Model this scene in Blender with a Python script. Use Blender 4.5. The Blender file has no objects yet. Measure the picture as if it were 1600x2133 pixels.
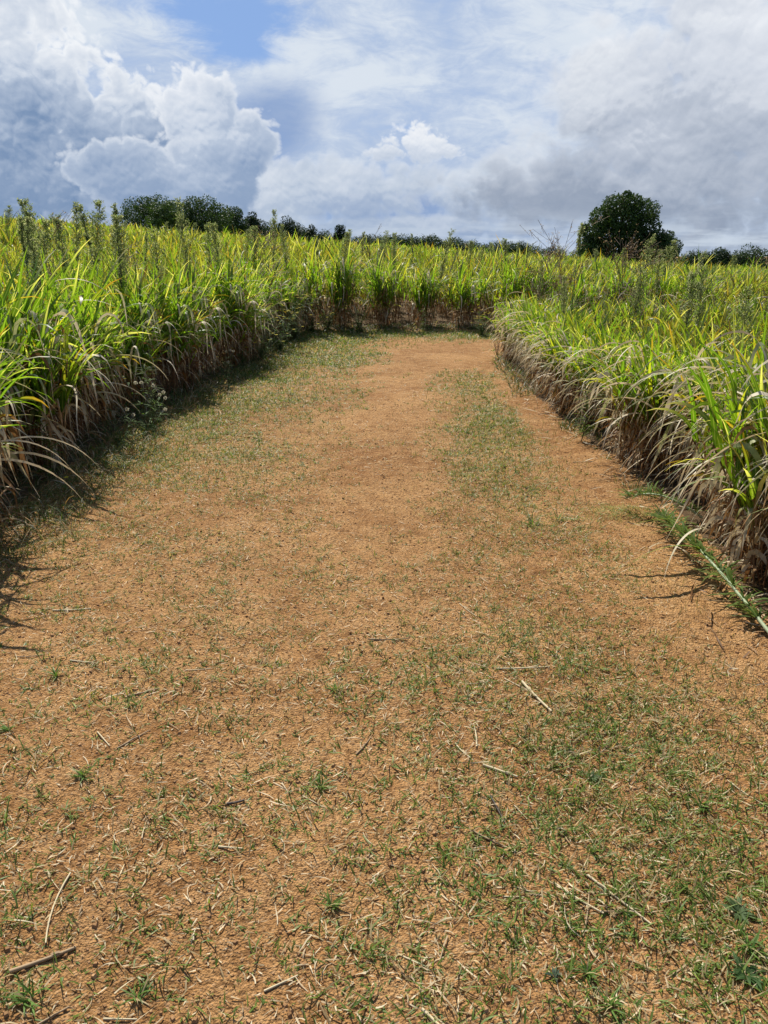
import bpy, math, numpy as np
from mathutils import Vector
R = math.radians
rng = np.random.default_rng(11)
sc = bpy.context.scene
C = sc.collection

# ------------------------------------------------------------------ camera
CAM_H, PITCH, F = 1.6, R(18.5), 1603.0
cam_d = bpy.data.cameras.new('camera'); cam = bpy.data.objects.new('camera', cam_d); C.objects.link(cam)
cam.location = (0, 0, CAM_H); cam.rotation_euler = (R(90) - PITCH, 0, 0)
cam_d.sensor_fit = 'VERTICAL'; cam_d.sensor_height = 24; cam_d.lens = 24 / (2 * math.tan(math.atan(1066.5 / F)))
cam_d.clip_start = 0.05; cam_d.clip_end = 3000
sc.camera = cam
sc.view_settings.view_transform = 'Standard'; sc.view_settings.look = 'None'
sc.view_settings.exposure = 0.42; sc.view_settings.gamma = 1.0

# ------------------------------------------------------------------ sun + sky
SUN_EL, SUN_AZ = R(50), R(-20)          # ahead of the camera and a little to the left
sun_d = bpy.data.lights.new('sun', 'SUN'); sun = bpy.data.objects.new('sun', sun_d); C.objects.link(sun)
sun_d.energy = 5.0; sun_d.angle = R(0.5); sun_d.color = (1.0, 0.955, 0.88)
sdir = Vector((math.sin(SUN_AZ) * math.cos(SUN_EL), math.cos(SUN_AZ) * math.cos(SUN_EL), math.sin(SUN_EL)))
sun.rotation_euler = sdir.to_track_quat('Z', 'Y').to_euler(); sun.location = (0, 0, 30)


class NT:
    """small helper for writing node graphs as expressions"""
    def __init__(s, nt): s.nt = nt; s.n = nt.nodes; s.l = nt.links
    def node(s, t, ins=None, **kw):
        n = s.n.new(t)
        for k, v in kw.items(): setattr(n, k, v)
        for k, v in (ins or {}).items(): s.put(n.inputs[k], v)
        return n
    def put(s, sock, v):
        if isinstance(v, bpy.types.NodeSocket): s.l.new(v, sock)
        elif isinstance(v, (tuple, list)) and sock.type == 'RGBA' and len(v) == 3: sock.default_value = (*v, 1)
        else: sock.default_value = v
    def m(s, op, a, b=None, c=None, clamp=False):
        n = s.node('ShaderNodeMath', operation=op); n.use_clamp = clamp
        for i, v in enumerate((a, b, c)):
            if v is not None: s.put(n.inputs[i], v)
        return n.outputs[0]
    def vm(s, op, a, b=None):
        n = s.node('ShaderNodeVectorMath', operation=op); s.put(n.inputs[0], a)
        if b is not None: s.put(n.inputs[3 if op == 'SCALE' else 1], b)
        return n.outputs[0]
    def xyz(s, x, y, z=0.0): return s.node('ShaderNodeCombineXYZ', {0: x, 1: y, 2: z}).outputs[0]
    def noise(s, v, scale, detail=4, rough=.55, dist=0.0, out=0, typ=None):
        n = s.node('ShaderNodeTexNoise', {'Vector': v, 'Scale': scale, 'Detail': detail, 'Roughness': rough, 'Distortion': dist})
        if typ: n.noise_type = typ
        return n.outputs[out]
    def voro(s, v, scale, smooth=.6, feature='SMOOTH_F1', detail=0.0, out='Distance'):
        n = s.node('ShaderNodeTexVoronoi', feature=feature); s.put(n.inputs['Vector'], v); s.put(n.inputs['Scale'], scale)
        if feature == 'SMOOTH_F1': n.inputs['Smoothness'].default_value = smooth
        n.inputs['Detail'].default_value = detail
        return n.outputs[out]
    def mix(s, f, a, b, blend='MIX'):
        n = s.node('ShaderNodeMix', data_type='RGBA', blend_type=blend); n.clamp_factor = True
        s.put(n.inputs[0], f); s.put(n.inputs[6], a); s.put(n.inputs[7], b)
        return n.outputs[2]
    def ramp(s, v, a, b, smooth=True):
        n = s.node('ShaderNodeMapRange', {0: v, 1: a, 2: b, 3: 0.0, 4: 1.0})
        n.interpolation_type = 'SMOOTHSTEP' if smooth else 'LINEAR'; n.clamp = True
        return n.outputs[0]


world = bpy.data.worlds.new('World'); sc.world = world; world.use_nodes = True
w = NT(world.node_tree); w.n.clear()
sky = w.node('ShaderNodeTexSky', sky_type='NISHITA'); sky.sun_disc = False
sky.sun_elevation = SUN_EL; sky.sun_rotation = SUN_AZ; sky.air_density = 1.0; sky.dust_density = 0.4; sky.ozone_density = 3.0
D = w.node('ShaderNodeTexCoord').outputs['Generated']
sx = w.node('ShaderNodeSeparateXYZ', {0: D})
AZ = w.m('ARCTAN2', sx.outputs[0], sx.outputs[1]); EL = w.m('ARCSINE', sx.outputs[2])


def A(px): return (px - 800) / 1773.0
def E(py): return (540 - py) / 2050.0


def ell(az, el, px, py, rx, ry, rot=0.0):
    """soft ellipse in azimuth/elevation, 1 in the middle, 0 at its edge, negative outside"""
    dx = w.m('SUBTRACT', az, A(px)); dy = w.m('SUBTRACT', el, E(py))
    c, s_ = math.cos(rot), math.sin(rot)
    ux = w.m('DIVIDE', w.m('ADD', w.m('MULTIPLY', dx, c), w.m('MULTIPLY', dy, s_)), rx / 1773.0)
    uy = w.m('DIVIDE', w.m('SUBTRACT', w.m('MULTIPLY', dy, c), w.m('MULTIPLY', dx, s_)), ry / 2050.0)
    d = w.m('SQRT', w.m('ADD', w.m('MULTIPLY', ux, ux), w.m('MULTIPLY', uy, uy)))
    return w.m('SUBTRACT', 1.0, d)


def billow(az, el, seed, amp=1.0, sc_=1.0):
    p = w.xyz(az, w.m('MULTIPLY', el, 1.15), seed)
    wn = w.noise(p, 9 * sc_, 3, .6, out=1)
    p2 = w.vm('ADD', p, w.vm('SCALE', w.vm('SUBTRACT', wn, (.5, .5, .5)), .055 / sc_))
    vs = [w.voro(p2, k_ * sc_, feature='F1') for k_ in (13, 29, 61)]
    vs = [w.m('MULTIPLY', v, v) for v in vs]          # squared distance: rounded heads, creased valleys
    f = w.noise(p2, 34 * sc_, 7, .62)
    t = w.m('MULTIPLY_ADD', vs[0], -.62, .22)
    t = w.m('ADD', t, w.m('MULTIPLY_ADD', vs[1], -.36, .13))
    t = w.m('ADD', t, w.m('MULTIPLY_ADD', vs[2], -.18, .06))
    t = w.m('ADD', t, w.m('MULTIPLY', w.m('SUBTRACT', f, .5), .50))
    return w.m('MULTIPLY', t, amp)


def cumulus(az, el, blobs, seed, amp, sc_=1.0):
    b = None
    for e in blobs:
        v = ell(az, el, *e); b = v if b is None else w.m('MAXIMUM', b, v)
    return w.m('ADD', b, billow(az, el, seed, amp, sc_))


def cloud_layer(below, blobs, seed, amp, bright, mid, dark, el_lo, el_hi, edge=.10, sc_=1.0, relief=1.5, soft=0.0):
    off = .0085 / sc_
    d0 = cumulus(AZ, EL, blobs, seed, amp, sc_)
    d1 = cumulus(w.m('ADD', AZ, -.25 * off), w.m('ADD', EL, off), blobs, seed, amp, sc_)
    cov = w.ramp(d0, 0.0, edge)
    rel = w.m('MULTIPLY_ADD', w.m('SUBTRACT', d0, d1), relief, .42, clamp=True)       # lit from above
    rim = w.m('SUBTRACT', 1.0, w.ramp(d0, .02, .42))                                    # thin edges glow
    big = w.noise(w.xyz(AZ, w.m('MULTIPLY', EL, 1.3), seed + 3), 8, 3, .55)
    hgt = w.ramp(EL, el_lo, el_hi)
    lum = w.m('ADD', w.m('MULTIPLY', rel, .44), w.m('MULTIPLY', rim, .42))
    lum = w.m('ADD', lum, w.m('MULTIPLY', w.m('SUBTRACT', big, .5), 1.15))
    lum = w.m('ADD', lum, w.m('MULTIPLY_ADD', hgt, .66, -.22), clamp=True)
    fine = w.noise(w.xyz(AZ, w.m('MULTIPLY', EL, 1.4), seed + 6), 26, 8, .62, .5)
    lum = w.m('ADD', lum, w.m('MULTIPLY', w.m('SUBTRACT', fine, .5), .45))
    c = w.mix(w.ramp(lum, -.05, .5, False), dark, mid)
    c = w.mix(w.ramp(lum, .42, .98, False), c, bright)
    if soft: cov = w.m('MULTIPLY', cov, soft)
    return w.mix(cov, below, c)


# clear air: the Nishita sky, then a high veil, then three cloud masses
K = 7.3      # the Background runs at 0.1, cloud radiances are written x10
def k3(r, g, b): return (r * K, g * K, b * K)
base = w.mix(1.0, sky.outputs[0], (.62, .86, 1.22), 'MULTIPLY')
base = w.mix(.85, base, k3(.27, .41, .69))
pv = w.xyz(AZ, w.m('MULTIPLY', EL, 1.9), 1.7)
veil = w.noise(pv, 7, 10, .60, .6)
veil2 = w.noise(w.xyz(AZ, w.m('MULTIPLY', EL, 2.8), 5.0), 17, 9, .66, .8)
hole = w.m('MAXIMUM', ell(AZ, EL, 455, 25, 235, 105, -.15), ell(AZ, EL, 520, 90, 150, 60, -.1))
lowhole = w.m('MAXIMUM', ell(AZ, EL, 800, 430, 260, 55), w.m('MAXIMUM', ell(AZ, EL, 960, 470, 140, 30), ell(AZ, EL, 560, 250, 160, 120, .3)))
vv = w.m('ADD', w.m('MULTIPLY', veil, 1.1), w.m('MULTIPLY', veil2, .6))
vv = w.m('SUBTRACT', vv, w.m('MULTIPLY', w.m('MAXIMUM', hole, -.12), .62))
vcov = w.ramp(vv, .38, .86)
vcol = w.mix(w.ramp(w.m('ADD', w.m('MULTIPLY', veil, .6), w.m('MULTIPLY', veil2, .4)), .40, .62), k3(.47, .58, .78), k3(.72, .79, .88))
vcol = w.mix(w.m('MULTIPLY', w.ramp(EL, .03, .17), 1.0), w.mix(.5, vcol, k3(.36, .47, .66)), vcol)
vcol = w.mix(w.m('MULTIPLY', w.ramp(lowhole, 0, .7), .75), vcol, k3(.22, .34, .60))
col = w.mix(vcov, base, vcol)
# low banks across the middle of the horizon
col = cloud_layer(col, [(900, 480, 460, 40), (700, 390, 260, 80), (1080, 400, 190, 110), (560, 420, 90, 80)], 21.0, .95,
                  k3(.80, .84, .90), k3(.50, .58, .70), k3(.27, .37, .56), .0, .10, .45, 1.9, 1.5, .75)
# grey mass on the right
col = cloud_layer(col, [(1430, 300, 380, 300), (1280, 200, 170, 190), (1500, 120, 320, 180), (1250, 400, 360, 110)], 8.0, .85,
                  k3(.86, .89, .94), k3(.58, .63, .72), k3(.29, .35, .46), .02, .20, .60, 1.7, 1.25, .93)
# towering pile on the left
col = cloud_layer(col, [(60, 220, 205, 255), (225, 310, 175, 175), (40, 390, 300, 120)], 3.3, 1.05,
                  k3(.90, .93, .97), k3(.54, .62, .75), k3(.20, .30, .48), .045, .23, .22, 1.7, 1.5)
col = cloud_layer(col, [(430, 290, 110, 150), (400, 390, 180, 110), (505, 310, 75, 110), (300, 370, 150, 100)], 14.1, .85,
                  k3(.88, .91, .96), k3(.54, .62, .75), k3(.26, .36, .54), .035, .22, .22, 2.1, 1.5, .94)
# the small bright puffs
col = cloud_layer(col, [(870, 288, 62, 44), (815, 306, 62, 20), (905, 305, 60, 22)], 40.0, 1.25,
                  k3(.98, .99, 1.0), k3(.74, .79, .87), k3(.52, .60, .73), .09, .14, .45, 3.6, .9, .9)
col = cloud_layer(col, [(1200, 190, 60, 90), (1235, 130, 50, 40), (1310, 78, 30, 26), (1420, 68, 40, 20)], 33.0, 1.3,
                  k3(.88, .91, .95), k3(.68, .73, .81), k3(.5, .56, .66), .0, .20, .7, 3.2, .9, .6)
# pale streaks at the foot of the sky
foot = w.m('MULTIPLY', w.ramp(EL, .055, .012), w.ramp(w.noise(w.xyz(AZ, w.m('MULTIPLY', EL, 6), 9.0), 9, 6, .6, .3), .42, .62))
col = w.mix(w.m('MULTIPLY', foot, .8), col, k3(.62, .70, .80))
bg = w.node('ShaderNodeBackground', {'Color': col, 'Strength': 0.1})
# the rest of the heavens: plain broken cloud out of view, darkened to deepen the shadows (costs far less to shade)
plain = w.noise(w.vm('MULTIPLY', D, (1.0, 1.0, 2.2)), 2.6, 4, .6)
pcol = w.mix(w.ramp(plain, .40, .64), w.mix(1.0, base, (.62, .68, .8), 'MULTIPLY'), w.mix(w.ramp(plain, .45, .75), k3(.26, .31, .40), k3(.15, .20, .28)))
bg2 = w.node('ShaderNodeBackground', {'Color': pcol, 'Strength': 0.1})
inside = w.m('MULTIPLY', w.m('LESS_THAN', w.m('ABSOLUTE', AZ), .80), w.m('MULTIPLY', w.m('GREATER_THAN', EL, -.02), w.m('LESS_THAN', EL, .40)))
ms = w.node('ShaderNodeMixShader', {0: inside, 1: bg2.outputs[0], 2: bg.outputs[0]})
w.l.new(ms.outputs[0], w.node('ShaderNodeOutputWorld').inputs[0])
sc.cycles.max_bounces = 6; sc.cycles.diffuse_bounces = 3; sc.cycles.glossy_bounces = 1; sc.cycles.transmission_bounces = 4
world.cycles.sampling_method = 'MANUAL'; world.cycles.sample_map_resolution = 256


# ------------------------------------------------------------------ helpers
def tag(o, label=None, cat=None, group=None, kind=None):
    if label: o['label'] = label
    if cat: o['category'] = cat
    if group: o['group'] = group
    if kind: o['kind'] = kind
    return o


def empty(name, loc, rz=0.0, s=1.0):
    o = bpy.data.objects.new(name, None); o.empty_display_size = .2; C.objects.link(o)
    o.location = loc; o.rotation_euler = (0, 0, rz); o.scale = (s, s, s)
    return o


def copy_tree(o, parent=None):
    c = o.copy(); C.objects.link(c); c.parent = parent
    for ch in o.children: copy_tree(ch, c)
    return c


def hash2(ix, iy, seed):
    h = (ix.astype(np.int64) * 374761393 + iy.astype(np.int64) * 668265263 + seed * 974711) & 0xffffffff
    h = ((h ^ (h >> 13)) * 1274126177) & 0xffffffff
    return ((h ^ (h >> 16)) & 0xffffff) / float(0xffffff)


def vnoise(x, y, seed=0):
    x = np.asarray(x, float); y = np.asarray(y, float)
    ix = np.floor(x).astype(np.int64); iy = np.floor(y).astype(np.int64)
    fx = x - ix; fy = y - iy; fx = fx * fx * (3 - 2 * fx); fy = fy * fy * (3 - 2 * fy)
    a = hash2(ix, iy, seed); b = hash2(ix + 1, iy, seed); c = hash2(ix, iy + 1, seed); d = hash2(ix + 1, iy + 1, seed)
    return (a * (1 - fx) + b * fx) * (1 - fy) + (c * (1 - fx) + d * fx) * fy


def fbm(x, y, seed=0, oct=4, rough=.5):
    t = 0; a = 1; n = 0
    for i in range(oct):
        t = t + a * vnoise(x * 2 ** i + 17.3 * i, y * 2 ** i - 9.1 * i, seed + i); n += a; a *= rough
    return t / n


def sstep(x, a, b):
    t = np.clip((x - a) / (b - a), 0, 1); return t * t * (3 - 2 * t)


def terrain(x, y):
    """gentle land: level path, the field rises to the left and falls away a little to the right"""
    x = np.asarray(x, float); y = np.asarray(y, float)
    d = np.hypot(x, y); az = np.degrees(np.arctan2(x, np.maximum(y, .01)))
    e = np.clip(.75 - .062 * az, -.6, 3.0)
    dd = np.minimum(d, 220.0)
    g = dd * np.tan(np.radians(e)) * sstep(d, 9, 34)
    return np.where(y > 0, g, 0.0)


def at(px, py):
    """ground point under a pixel of the level near ground"""
    xc, yc = (px - 800) / F, (1066 - py) / F
    dy = math.cos(PITCH) + yc * math.sin(PITCH); dz = -math.sin(PITCH) + yc * math.cos(PITCH)
    t = CAM_H / -dz
    return xc * t, dy * t


def col_at(px, py, dist):
    """plan position on the sight line of a pixel at a given ground distance, and the height of that line there"""
    xc, yc = (px - 800) / F, (1066 - py) / F
    dy = math.cos(PITCH) + yc * math.sin(PITCH); dz = -math.sin(PITCH) + yc * math.cos(PITCH)
    t = dist / dy
    return xc * t, dist, CAM_H + dz * t


# edges of the path (plan)
LEFT = np.array([(-2.75, -3), (-2.62, 0), (-2.40, 3), (-2.42, 4.8), (-2.46, 6.1), (-2.55, 7.3), (-2.28, 8.6), (-2.30, 10), (-2.0, 11.6), (-2.06, 13.2), (-1.85, 15), (-1.6, 16.6)])
RIGHT = np.array([(1.75, -3), (1.7, 0), (1.76, 3.2), (1.95, 4.9), (1.86, 6.0), (1.82, 6.9), (1.78, 8.5), (1.75, 10.4), (1.85, 12.0), (2.25, 13.6)])
FAR_Y = 16.9


def left_x(y): return np.interp(y, LEFT[:, 1], LEFT[:, 0])
def right_x(y): return np.interp(y, RIGHT[:, 1], RIGHT[:, 0])


def far_y(x): return FAR_Y - .55 * np.clip(-np.asarray(x, float) - .6, 0, 1.6) ** 1.5 + .25 * np.sin(x * 1.3) + .04 * (x - 1) ** 2 * .3


def path_dist(x, y):
    """>0 inside the path (metres from its edge, roughly), <0 in the field"""
    x = np.asarray(x, float); y = np.asarray(y, float)
    main = np.minimum(np.minimum(x - left_x(y), right_x(y) - x), far_y(x) - y)
    side = np.minimum(np.minimum(y - (13.6 + .02 * (x - 2)), far_y(x) - y), x - 1.2)
    return np.maximum(main, side)


class Soup:
    """batches of quads with a colour per vertex, built in numpy as ONE mesh"""
    def __init__(s): s.v = []; s.f = []; s.c = []; s.n = 0
    def add(s, v, f, c):
        s.v.append(v.reshape(-1, 3)); s.f.append(f.reshape(-1, 4) + s.n); s.c.append(c.reshape(-1, 4)); s.n += len(s.v[-1])
    def build(s, name, mat, parent=None, smooth=True):
        me = bpy.data.meshes.new(name)
        if s.n:
            v = np.concatenate(s.v); f = np.concatenate(s.f); c = np.concatenate(s.c)
            me.vertices.add(len(v)); me.vertices.foreach_set('co', v.astype(np.float32).ravel())
            me.loops.add(f.size); me.loops.foreach_set('vertex_index', f.astype(np.int32).ravel())
            me.polygons.add(len(f)); me.polygons.foreach_set('loop_start', np.arange(0, f.size, 4, dtype=np.int32))
            me.polygons.foreach_set('use_smooth', np.full(len(f), smooth))
            a = me.attributes.new('col', 'FLOAT_COLOR', 'POINT'); a.data.foreach_set('color', c.astype(np.float32).ravel())
            me.update(calc_edges=True)
        me.materials.append(mat)
        o = bpy.data.objects.new(name, me); C.objects.link(o); o.parent = parent
        return o

    def leaves(s, P, az, th0, th1, L, W, col, tip, seg=6, curl=0.0, twist=0.0, power=1.25, base=.45, tipw=.03, tipat=.55, wave=0.0, hook=None):
        """arching blades; every argument a scalar or an array of n"""
        P = np.asarray(P, float).reshape(-1, 3); n = len(P)
        b = lambda a: np.broadcast_to(np.asarray(a, float), (n,))[:, None]
        t = np.linspace(0, 1, seg + 1)[None]
        pitch = b(th0) + (b(th1) - b(th0)) * t ** b(power)
        if hook is not None:      # rises, folds over at `hook`, then hangs
            pitch = b(th0) + (b(th1) - b(th0)) * sstep(t, b(hook) - .24, b(hook) + .24)
        a = b(az) + b(curl) * t + b(wave) * np.sin(t * 7 + b(az) * 5)
        tan = np.stack([np.cos(pitch) * np.cos(a), np.cos(pitch) * np.sin(a), np.sin(pitch)], -1)
        stp = (tan[:, :-1] + tan[:, 1:]) * .5 * (b(L) / seg)[..., None]
        pts = np.concatenate([np.zeros((n, 1, 3)), np.cumsum(stp, 1)], 1) + P[:, None]
        side = np.stack([-np.sin(a), np.cos(a), np.zeros_like(a)], -1); nrm = np.cross(tan, side)
        tw = b(twist) * t + b(wave) * 2 * np.sin(t * 9)
        sd = side * np.cos(tw)[..., None] + nrm * np.sin(tw)[..., None]
        wd = b(W) * .5 * np.minimum(1, b(base) + 3 * t) * np.maximum(1 - t ** 2.2, tipw)
        v = np.stack([pts - sd * wd[..., None], pts + sd * wd[..., None]], 2)
        idx = np.arange(n * (seg + 1) * 2).reshape(n, seg + 1, 2)
        f = np.stack([idx[:, :-1, 0], idx[:, :-1, 1], idx[:, 1:, 1], idx[:, 1:, 0]], -1)
        col = np.broadcast_to(np.asarray(col, float), (n, 3))[:, None, None]; tip = np.broadcast_to(np.asarray(tip, float), (n, 3))[:, None, None]
        k = sstep(t, tipat, 1.0)[..., None, None]
        c = np.empty(v.shape[:-1] + (4,)); c[..., :3] = col * (1 - k) + tip * k; c[..., 0:1, 3] = 0; c[..., 1, 3] = 1
        s.add(v, f, c)

    def tubes(s, pts, rad, col, sides=5):
        """pts n,k,3; rad scalar / n / n,k"""
        pts = np.asarray(pts, float); n, k, _ = pts.shape
        rad = np.asarray(rad, float)
        if rad.ndim == 1: rad = rad[:, None]
        rad = np.broadcast_to(rad, (n, k))
        tan = np.gradient(pts, axis=1); tan /= np.linalg.norm(tan, axis=-1, keepdims=True) + 1e-9
        mean = tan.mean(1, keepdims=True)
        ref = np.where(np.abs(mean[..., 2:3]) > .7, np.array([1., 0, 0]), np.array([0, 0, 1.]))
        u = np.cross(tan, np.broadcast_to(ref, tan.shape)); u /= np.linalg.norm(u, axis=-1, keepdims=True) + 1e-9
        q = np.cross(tan, u)
        a = np.linspace(0, 2 * np.pi, sides, endpoint=False)
        v = pts[:, :, None] + rad[:, :, None, None] * (u[:, :, None] * np.cos(a)[:, None] + q[:, :, None] * np.sin(a)[:, None])
        idx = np.arange(n * k * sides).reshape(n, k, sides); nx = np.roll(idx, -1, 2)
        f = np.stack([idx[:, :-1], nx[:, :-1], nx[:, 1:], idx[:, 1:]], -1)
        col = np.asarray(col, float)
        if col.ndim == 2 and col.shape[0] == n: col = col[:, None, None]
        c = np.ones(v.shape[:-1] + (4,)); c[..., :3] = np.broadcast_to(col, v.shape[:-1] + (3,))
        c[..., 3] = .25
        s.add(v, f, c)

    def quads(s, P, nrm, size, col, aspect=1.0):
        """loose leaf faces, random spin about their normal"""
        P = np.asarray(P, float); n = len(P); nrm = nrm / (np.linalg.norm(nrm, axis=-1, keepdims=True) + 1e-9)
        r = rng.normal(size=(n, 3)); u = np.cross(nrm, r); u /= np.linalg.norm(u, axis=-1, keepdims=True) + 1e-9
        q = np.cross(nrm, u); sz = np.broadcast_to(np.asarray(size, float), (n,))[:, None]
        v = np.stack([P - u * sz, P - q * sz * aspect * .62, P + u * sz, P + q * sz * aspect * .62], 1)
        f = np.arange(n * 4).reshape(n, 4)
        c = np.ones((n, 4, 4)); c[..., :3] = np.broadcast_to(np.asarray(col, float), (n, 3))[:, None]; c[..., 3] = .2
        s.add(v, f, c)

    def lumps(s, P, size, col, flat=.6):
        """little irregular clods: jittered boxes"""
        P = np.asarray(P, float); n = len(P)
        cu = np.array([(-1, -1, -1), (1, -1, -1), (1, 1, -1), (-1, 1, -1), (-1, -1, 1), (1, -1, 1), (1, 1, 1), (-1, 1, 1)], float)
        v = cu[None] * rng.uniform(.5, 1.1, (n, 8, 3)); v[:, 4:, :2] *= .62
        a = rng.uniform(0, 6.28, n); ca, sa = np.cos(a)[:, None], np.sin(a)[:, None]
        v = np.stack([v[..., 0] * ca - v[..., 1] * sa, v[..., 0] * sa + v[..., 1] * ca, v[..., 2] * flat], -1)
        v = v * (np.broadcast_to(np.asarray(size, float), (n,)) * .5)[:, None, None] + P[:, None]
        fc = np.array([(0, 3, 2, 1), (4, 5, 6, 7), (0, 1, 5, 4), (1, 2, 6, 5), (2, 3, 7, 6), (3, 0, 4, 7)])
        f = fc[None] + (np.arange(n) * 8)[:, None, None]
        c = np.ones((n, 8, 4)); c[..., :3] = np.broadcast_to(np.asarray(col, float), (n, 3))[:, None]
        s.add(v, f, c)


# ------------------------------------------------------------------ materials
def new_mat(name):
    m = bpy.data.materials.new(name); m.use_nodes = True; m.node_tree.nodes.clear(); return m, NT(m.node_tree)


def leaf_mat(name, trans, tmul, rough=.45, spec=.35, rib=.35, vein=.12):
    m, t = new_mat(name)
    a = t.node('ShaderNodeAttribute', attribute_name='col')
    c, al = a.outputs['Color'], a.outputs['Alpha']
    pos = t.node('ShaderNodeNewGeometry').outputs['Position']
    n = t.noise(pos, 23, 3, .6)
    c = t.mix(1.0, c, t.mix(n, (1 - vein * 2,) * 3, (1 + vein * 2,) * 3), 'MULTIPLY')
    mid = t.m('SUBTRACT', 1.0, t.ramp(t.m('ABSOLUTE', t.m('SUBTRACT', al, .5)), .03, .13))
    c = t.mix(t.m('MULTIPLY', mid, rib), c, (.46, .50, .24))
    p = t.node('ShaderNodeBsdfPrincipled', {'Base Color': c, 'Roughness': rough, 'Specular IOR Level': spec})
    tc = t.mix(1.0, c, tmul, 'MULTIPLY')
    tr = t.node('ShaderNodeBsdfTranslucent', {'Color': tc})
    mx = t.node('ShaderNodeMixShader', {0: trans, 1: p.outputs[0], 2: tr.outputs[0]})
    t.l.new(mx.outputs[0], t.node('ShaderNodeOutputMaterial').inputs[0])
    return m


M_GREEN = leaf_mat('green_blade', .54, (1.95, 1.98, .50), .42, .28)
M_DRY = leaf_mat('dry_blade', .28, (1.05, 1.0, .9), .6, .3, rib=.12, vein=.2)
M_STEM = leaf_mat('plant_stem', .05, (1, 1, 1), .6, .3, rib=0)
M_SPROUT = leaf_mat('sprout_blade', .35, (1.5, 1.4, .7), .5, .3, rib=.1)
M_WEED = leaf_mat('weed_leaf', .42, (1.7, 1.6, .7), .6, .12, rib=.12)
M_SEED = leaf_mat('weed_seed', .50, (1.25, 1.25, 1.0), .8, .1, rib=0)
M_TREE = leaf_mat('tree_leaf', .18, (1.3, 1.4, .6), .6, .25, rib=0)
M_FLOWER = leaf_mat('flower_petal', .5, (1, 1, 1), .6, .2, rib=0)


def bark_mat():
    m, t = new_mat('tree_bark')
    pos = t.node('ShaderNodeNewGeometry').outputs['Position']
    n = t.noise(t.vm('MULTIPLY', pos, (6, 6, 1.2)), 2, 6, .6)
    c = t.mix(n, (.05, .035, .022), (.16, .12, .085))
    b = t.node('ShaderNodeBump', {'Strength': .8, 'Distance': .05, 'Height': n})
    p = t.node('ShaderNodeBsdfPrincipled', {'Base Color': c, 'Roughness': .9, 'Normal': b.outputs[0]})
    t.l.new(p.outputs[0], t.node('ShaderNodeOutputMaterial').inputs[0]); return m


M_BARK = bark_mat()


def soil_mat(name, field=False):
    m, t = new_mat(name)
    pos = t.node('ShaderNodeNewGeometry').outputs['Position']
    big = t.noise(pos, .9, 6, .62, .4); med = t.noise(pos, 7, 7, .65); fine = t.noise(pos, 62, 8, .70)
    grit = t.voro(pos, 150, feature='F1', out='Color'); gd = t.voro(pos, 150, feature='F1')
    if field:
        c = t.mix(big, (.075, .046, .022), (.17, .105, .05))
        c = t.mix(t.ramp(fine, .45, .7), c, (.24, .17, .10))
        far = t.ramp(t.vm('LENGTH', pos), 18, 40)
        n = t.node('ShaderNodeVectorMath', operation='LENGTH'); t.l.new(pos, n.inputs[0])
        far = t.ramp(n.outputs['Value'], 20, 45)
        c = t.mix(far, c, t.mix(med, (.10, .13, .03), (.20, .20, .05)))
    else:
        c = t.mix(t.ramp(big, .30, .70), (.37, .172, .056), (.60, .330, .128))
        c = t.mix(t.m('MULTIPLY', t.ramp(med, .40, .72), .55), c, (.67, .40, .175))
        c = t.mix(t.m('MULTIPLY', t.ramp(med, .50, .28), .60), c, (.215, .098, .030))
        c = t.mix(t.m('MULTIPLY', t.ramp(fine, .56, .36), .85), c, (.13, .060, .020))
        g = t.node('ShaderNodeSeparateColor', {0: grit})
        c = t.mix(t.m('MULTIPLY', t.ramp(g.outputs[0], .82, .97), .40), c, (.62, .42, .24))
        c = t.mix(t.m('MULTIPLY', t.ramp(g.outputs[1], .85, .97), .40), c, (.17, .085, .04))
        a = t.node('ShaderNodeAttribute', attribute_name='cover')
        gr = t.m('MULTIPLY', a.outputs['Fac'], t.ramp(t.m('ADD', fine, t.m('MULTIPLY', med, .6)), .60, 1.0))
        c = t.mix(t.m('MULTIPLY', gr, .5), c, (.20, .20, .055))
    h = t.m('ADD', t.m('MULTIPLY', fine, .55), t.m('ADD', t.m('MULTIPLY', med, .8), t.m('MULTIPLY', gd, -.28)))
    b = t.node('ShaderNodeBump', {'Strength': 1.0, 'Distance': .034, 'Height': h})
    p = t.node('ShaderNodeBsdfPrincipled', {'Base Color': c, 'Roughness': .95, 'Specular IOR Level': .12, 'Normal': b.outputs[0]})
    t.l.new(p.outputs[0], t.node('ShaderNodeOutputMaterial').inputs[0]); return m


M_PATH = soil_mat('path_soil'); M_GROUND = soil_mat('field_soil', True)


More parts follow.
